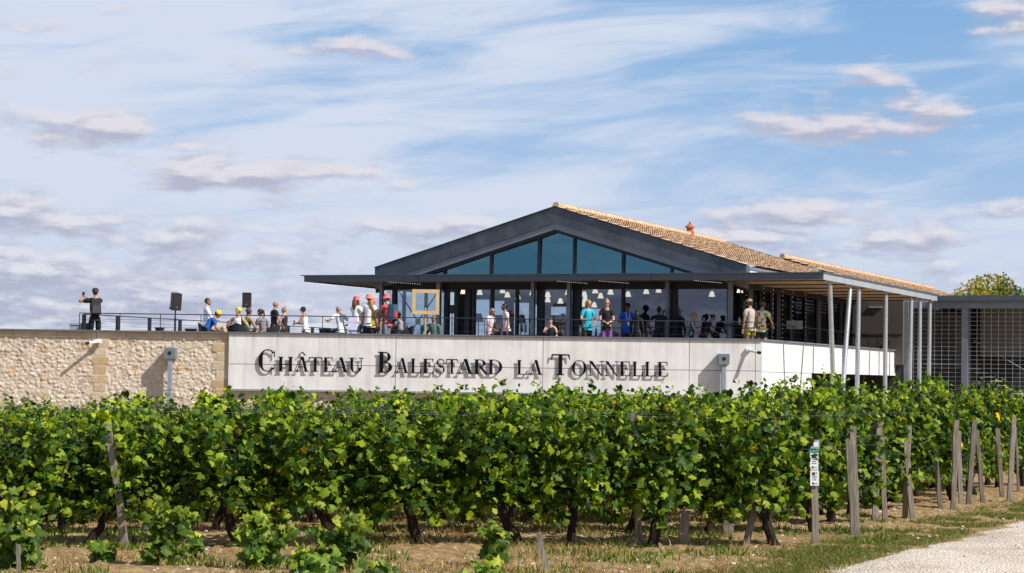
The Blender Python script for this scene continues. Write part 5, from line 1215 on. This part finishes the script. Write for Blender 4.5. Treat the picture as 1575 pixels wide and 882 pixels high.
person('woman with blond hair, pink hat and open backed yellow top, seen from behind', 572, 459.5, WY+.85, face=4, fem=True, skin='tan', hair='long', hc='blond', hat='bucket', hatc=PINK, top=('olive_yellow', (.42, .34, .05)), sleeve='none', low=BLK, lowlen='short')
person('dark haired person in white half hidden behind the woman in yellow', 561, 470, None, 1.64, face=160, fem=True, skin='tan', hair='long', hc='black', top=WHT, low=NAV)
p = person('man in pink shirt and striped pink hat pointing left, with grey trousers', 596.5, 453.5, None, 1.76, face=-70, skin='fair', hair='short', hc='brown', beard=True, hat='bucket', hatc=PINK, top=('rose', (.55, .10, .12)), low=('grey_jeans', (.20, .22, .28)), rh=(.1, .52, 1.24), lh=(-.1, .50, 1.22)); backpack(p, 'blue and red backpack worn by the man in pink', (.03, .10, .16), .32, .46, (.45, .06, .05))
person('person in dark cap seated behind the man in pink', 585.5, 486.5, WY+1.3, face=180, sit=True, skin='tan', hair='short', hc='black', hat='cap', hatc=BLK, top=('grey_tee', (.3, .3, .3)), low=BLK)
person('tanned man in grey shirt seated with his forearm on the table, facing left', 614.5, 482, WY+1.1, face=-62, sit=True, skin='tan', hair='short', hc='brown', lean=8, top=('pale_grey', (.30, .29, .28)), low=BLK, lh=(-.12, .46, .66), rh=(.12, .46, .64)); chair(at_y(620, 500, WY+1.1).x, WY+1.15, math.radians(65), 'dark tub chair under the tanned man in grey')
person('person with reddish hair and turquoise sleeves seated beside the frame pole', 655.5, 489.5, WY+1.3, face=-140, sit=True, skin='fair', hair='short', hc='red', top=('turquoise', (.01, .30, .48)), low=NAV, lh=(-.25, .3, .62))
person('man in green jumper and white cap seated right of the frame pole', 667.5, 488, WY+1.1, face=200, sit=True, skin='tan', hair='short', hc='brown', beard=True, hat='visor', hatc=WHT, top=('sage', (.10, .16, .13)), sleeve='long', low=('khaki', (.3, .24, .16)), rh=(.3, .36, .62), build=1.15)
person('woman in white top and pink trousers with tied blond hair looking down', 756, 475.5, WY+1.25, face=135, fem=True, lean=8, skin='tan', hair='lowbun', hc='blond', glasses=True, top=('off_white', (.70, .64, .68)), low=('dusty_pink', (.50, .20, .24)), rh=(.12, .32, .98), lh=(-.1, .32, .98))
person('dark haired bearded man in a white shirt talking, facing left', 777.5, 468, WY+1.15, face=-105, lean=4, skin='tan', hair='short', hc='black', beard=True, top=('pale_pink', (.66, .60, .62)), low=('dark_jeans', (.025, .025, .045)), rh=(.22, .12, .84))
person('woman seated behind the railing raising a glass, bare shoulders', 847, 491, WY+1.4, face=190, sit=True, fem=True, skin='fair', hair='short', hc='brown', top=BLK, sleeve='none', low=BLK, rh=(.05, .22, 1.0), lh=(-.2, .3, .62))
person('person in a red top and hat seated inside behind the glass', 840, 482, hp(8.5, 2.8, 0).y, face=110, sit=True, skin='tan', hair='short', hc='black', hat='bucket', hatc=('red_dark', (.35, .03, .05)), top=('red', (.30, .03, .05)), low=BLK)
person('person in a patterned red top seated inside left of the woman in turquoise', 867, 485, hp(7.7, 2.6, 0).y, face=-100, sit=True, skin='tan', hair='short', hc='black', top=('maroon', (.20, .05, .06)), low=BLK)
person('woman in turquoise shirt and black leggings with blond ponytail looking at her hands', 904.5, 462.5, None, 1.66, face=150, lean=5, fem=True, skin='fair', hair='tail', hc='blond', top=('cyan', (.015, .40, .50)), low=BLK, rh=(.13, .30, 1.12), lh=(-.10, .30, 1.10), step=.16)
person('woman in black shirt and purple leggings with a top bun and sunglasses', 933.5, 462, None, 1.66, face=178, lean=8, fem=True, skin='fair', hair='bun', hc='blond', glasses=True, top=BLK, low=('purple', (.24, .07, .36)), rh=(.06, .32, 1.04), lh=(-.06, .32, 1.04))
p = person('man in bright blue shirt with cap and white lanyard', 964.5, 467.5, None, 1.70, face=165, skin='dark', lean=4, hair='short', hc='black', hat='cap', hatc=BLK, top=('royal_blue', (.006, .085, .62)), low=BLK, lowlen='short', rh=(.16, .30, 1.08), lh=(-.26, .10, .90))
b = MB(); P_ = lambda x, y, z: p['W'](p['B'](x, y, z)); b.tube([P_(-.07, .07, 1.46), P_(-.04, .155, 1.3), P_(0, .165, 1.14), P_(.04, .155, 1.3), P_(.07, .07, 1.46)], .008, 5); b.box(P_(0, .17, 1.09), (.07, .012, .10)); tag(b.build('lanyard', M['white'], None, P_(0, .16, 1.2)), 'white lanyard with a badge worn by the man in bright blue', 'lanyard')
person('dark haired person in black behind the man in bright blue', 980, 477, WY+1.9, face=20, skin='dark', hair='long', hc='black', top=BLK, sleeve='long', low=BLK, fem=True)
person('man in dark clothes with hands on hips in the shade, seen from behind', 1013.5, 472.5, hp(5.6, 1.1, 0).y, face=10, skin='dark', hair='short', hc='black', top=('dark_blue', (.006, .009, .02)), low=BLK, rh=(.24, -.02, .98), lh=(-.24, -.02, .98), build=1.08)
person('woman with blond ponytail in a dark and turquoise top behind the right end bay', 1066.5, 482, hp(4.6, 1.1, 0).y, face=100, fem=True, lean=8, skin='fair', hair='tail', hc='blond', top=('teal_dark', (.02, .10, .14)), sleeve='none', low=NAV, rh=(.1, .34, 1.0), lh=(-.1, .34, 1.0))
person('person in black bending over a counter behind the right end bay', 1094, 484, hp(4.1, 1.15, 0).y, face=95, lean=24, skin='tan', hair='lowbun', hc='black', top=BLK, low=BLK, rh=(.1, .46, 1.0), lh=(-.1, .46, 1.0))
p = person('man in beige shirt and tan hat with yellow shorts at the terrace corner', 1154.5, 460.5, WY+1.0, face=-35, skin='tan', hair='short', hc='brown', beard=True, hat='cap', hatc=('tan', (.42, .28, .15)), top=('sand', (.48, .42, .35)), low=('mustard', (.45, .34, .03)), lowlen='short', rh=(.26, .1, .8)); b = MB(); P_ = lambda x, y, z: p['W'](p['B'](x, y, z)); b.tube([P_(.13, -.12, 1.42), P_(.12, .0, 1.475), P_(.02, .14, 1.30), P_(-.14, .13, 1.08), P_(-.2, .02, .98)], .014, 6); tag(b.build('bag_strap', M['black'], None, P_(0, .1, 1.2)), 'black strap slung across the man in the beige shirt', 'strap')
# floral shirt with blotches of colour
fm, nt_, bs = new_mat('cloth_floral'); tcn = N(nt_, 'ShaderNodeTexCoord'); vo = N(nt_, 'ShaderNodeTexVoronoi'); vo.inputs['Scale'].default_value = 15; L(nt_, tcn.outputs['Object'], vo.inputs['Vector'])
sepc = N(nt_, 'ShaderNodeSeparateColor'); L(nt_, vo.outputs['Color'], sepc.inputs[0]); cr_ = ramp(nt_, sepc.outputs[0], [(0, (.72, .70, .55)), (.3, (.75, .60, .05)), (.5, (.80, .78, .66)), (.62, (.10, .30, .05)), (.78, (.78, .74, .60)), (.9, (.60, .08, .14))])
nt_.nodes[-1].color_ramp.interpolation = 'CONSTANT'; L(nt_, cr_, bs.inputs['Base Color']); bs.inputs['Roughness'].default_value = .85; _mc['cloth_floral'] = fm
person('person in a yellow and white floral shirt with a patterned headband at the terrace corner', 1172, 464, WY+1.15, face=30, skin='fair', hair='short', hc='brown', hat='visor', hatc=('plum', (.40, .10, .14)), top=('floral', (.7, .6, .2)), low=('dark_green', (.03, .05, .03)), lowlen='short', rh=(.2, .38, 1.02), build=1.1)

# ------------------------------------------------------------------ things on the terrace
def speaker(u, v0, v1, Y, tilt, rz, label, lab2):
    top, bot = at_y(u, v0, Y), at_y(u, v1, Y); h = top.z-bot.z; c = (top+bot)/2; w = h*.56
    t = thing('loudspeaker', tuple(c), label, 'loudspeaker', 'loudspeakers on poles'); R = Matrix.Rotation(rz, 3, 'Z') @ Matrix.Rotation(tilt, 3, 'X')
    def bx_(cc, d, name, m_): return MB().box(c+R @ Vector(cc), d, X=R).build(name, m_, t)
    q = lambda x, y, z: c+R @ Vector((x, y, z))
    MB().hexa([q(-w*.5, -.15, -h/2), q(w*.5, -.15, -h/2), q(w*.36, .17, -h/2), q(-w*.36, .17, -h/2), q(-w*.5, -.15, h/2), q(w*.5, -.15, h/2), q(w*.36, .17, h/2), q(-w*.36, .17, h/2)]).build('cabinet', M['black'], t)
    bx_((0, -.158, 0), (w*.88, .014, h*.92), 'grille', M['grille']); bx_((0, -.168, -h*.3), (.05, .008, .03), 'badge', mat('grey_badge', (.25, .22, .2), .4))
    b = MB(); b.tube([q(-w*.5-.012, .0, -h*.36), q(-w*.56, .02, -h*.47)], .02, 6); b.build('handle', M['black'], t)
    t2 = thing('speaker_stand', (c.x, c.y, FLOOR), lab2, 'speaker stand', 'poles under the loudspeakers')
    b = MB(); b.tube([(c.x, c.y, FLOOR+.02), (c.x, c.y, bot.z+.06)], .022, 8); b.tube([(c.x, c.y, FLOOR+.4), (c.x, c.y, FLOOR+1.0)], .032, 8); b.build('pole', M['black'], t2)
    for k in range(3): a = k*2.094+.4; MB().tube([(c.x, c.y, FLOOR+.62), (c.x+.5*math.cos(a), c.y+.5*math.sin(a), FLOOR+.02)], .014, 6).build('leg', M['black'], t2)
speaker(270, 451, 477, WY+1.6, math.radians(10), math.radians(28), 'tilted black loudspeaker on a pole, the left one', 'black pole stand under the left tilted loudspeaker')
speaker(380.5, 450.5, 473.5, WY+4.5, 0.0, math.radians(-6), 'upright black loudspeaker on a pole above the seated group', 'black pole stand under the upright loudspeaker')
# pale timber photo frame on a pole
Yf = WY+.62; a0, a1 = at_y(633.7, 483.6, Yf), at_y(676, 445.8, Yf); t = thing('photo_frame', ((a0.x+a1.x)/2, Yf, FLOOR), 'pale timber picture frame held up on a pole in front of the glass', 'frame')
fw = .105
MB().box(((a0.x+a1.x)/2, Yf, a1.z-fw/2), (a1.x-a0.x, .04, fw)).build('frame_rail', M['pine'], t); MB().box(((a0.x+a1.x)/2, Yf, a0.z+fw/2), (a1.x-a0.x, .04, fw)).build('frame_rail', M['pine'], t)
for xx in (a0.x+fw/2, a1.x-fw/2): MB().box((xx, Yf, (a0.z+a1.z)/2), (fw-.004, .04, a1.z-a0.z-2*fw-.004)).build('frame_stile', M['pine'], t)
MB().box(((a0.x+a1.x)/2, Yf+.045, (FLOOR+a0.z+.2)/2), (.045, .04, a0.z+.2-FLOOR)).build('pole', M['pine'], t)
# white rounded board
Yb = WY+.55; q0, q1 = at_y(535, 508, Yb), at_y(549.5, 487.5, Yb); b = MB(); w = q1.x-q0.x; zz1 = q1.z; pts = [Vector((q0.x, Yb, FLOOR+.02)), Vector((q1.x, Yb, FLOOR+.02)), Vector((q1.x, Yb, zz1))]
pts += [Vector((q0.x+.10-.10*math.sin(a), Yb, zz1-.10+.10*math.cos(a))) for a in (0, .5, 1.05, 1.57)]
b.prism(pts, (0, .05, 0)); tag(b.build('white_board', mat('lilac_white_plastic', (.66, .64, .82), .5), None, q0), 'pale lilac white board with a rounded corner beside the woman in profile', 'board')
# tables, bottles, small things
def px(u, Y): return at_y(u, 500, Y).x
table(px(352, WY+1.6), WY+1.7, 'low dark table between the people in yellow hats', .7, .56); table(px(392, WY+1.7), WY+1.75, 'small table with a water bottle between the seated women', .6, .70, M['white'])
bottle(px(395, WY+1.7), WY+1.7, FLOOR+.72, 'clear water bottle on the small white table', (.35, .50, .62)); bottle(px(401.5, WY+1.8), WY+1.8, FLOOR+.72, 'white bottle beside the clear one on the small table', (.75, .75, .75), .26)
table(px(600, WY+1.6), WY+1.7, 'dark table in front of the tanned man in grey', .8, .66); table(px(805, WY+2), WY+1.9, 'dark table with bottles beside the man in white', .9, .62); table(px(860, WY+2), WY+1.5, 'dark table in front of the woman raising a glass', .8, .56)
for i, (u, c) in enumerate(((626, (.03, .06, .11)), (803, (.03, .05, .08)), (808.5, (.03, .05, .08)), (917, (.06, .09, .11)), (892, (.12, .16, .19)))):
    bottle(px(u, WY+1.7), WY+1.7, FLOOR+(.72 if i in (1, 2) else .62), ['dark bottle right of the tanned man in grey', 'left dark bottle of the pair on the table by the man in white', 'right dark bottle of the pair on the table by the man in white', 'bottle between the turquoise and the black shirted women', 'grey bottle left of the woman in turquoise'][i], c, .33)
table(px(925, WY+1.9), WY+2.0, 'table behind the woman in purple leggings', 1.0, .62); chair(px(938, WY+1.6), WY+1.75, PI, 'dark tub chair behind the woman in purple leggings')
t = thing('counter', tuple(sp_(3.2, FLOOR, -1.4)), 'standing counter with a white runner right of the person in the floral shirt', 'table')
MB().box(sp_(3.0, FLOOR+1.05, -1.5), (.5, 2.4, .05), X=HX).build('tabletop', M['black'], t); MB().box(sp_(2.6, FLOOR+1.08, -1.5), (.53, .5, .012), X=HX).build('runner', M['white'], t)
for q in (2.0, 4.0): MB().box(sp_(q, FLOOR+.51, -1.5), (.06, .06, 1.02), X=HX).build('leg', M['black'], t)
s0 = at_y(1222, 500, 71.0); b = MB(); b.box(s0+ZU*.0, (.52, .03, .27), X=HX)
t = thing('notice_board', (s0.x, s0.y, FLOOR), 'blank pale grey board on a stand behind the side railing', 'board'); b.build('panel', mat('pale_grey_board', (.42, .43, .43), .5), t); MB().box(Vector((s0.x, s0.y+.04, (FLOOR+s0.z)/2)), (.04, .03, s0.z-FLOOR)).build('stand', M['black'], t)
bottle(*[*(sp_(2.5, 0, -1.45))[:2]], FLOOR+1.09, 'white bottle on the standing counter', (.7, .7, .7), .22)
# roof hatch and boxes on the flat roof at the far left
for (u0, u1, v0, v1, Y, lab, m_) in ((106, 124, 498, 503, WY+1.5, 'flat grey roof hatch left of the terrace end', M['fascia_side']), (124, 141, 497.5, 507, WY+1.3, 'black box behind the legs of the man with the backpack', M['black']), (238, 250, 504, 508, WY+2, 'small black box on the terrace left of the first loudspeaker', M['black']), (284, 301, 506, 509.5, WY+2, 'low black box right of the first loudspeaker', M['black']), (490, 508, 506, 510, WY+1.4, 'low black box right of the man in the white vest', M['black'])):
    q0, q1 = at_y(u0, v1, Y), at_y(u1, v0, Y); t_ = thing('equipment_box', ((q0.x+q1.x)/2, Y+.2, FLOOR), lab, 'box'); MB().box(((q0.x+q1.x)/2, Y+.2, (FLOOR+q1.z-.05)/2), (q1.x-q0.x-.04, .4, q1.z-.05-FLOOR)).build('case', m_, t_); MB().box(((q0.x+q1.x)/2, Y+.2, q1.z-.02), (q1.x-q0.x, .45, .05)).build('lid', m_, t_)
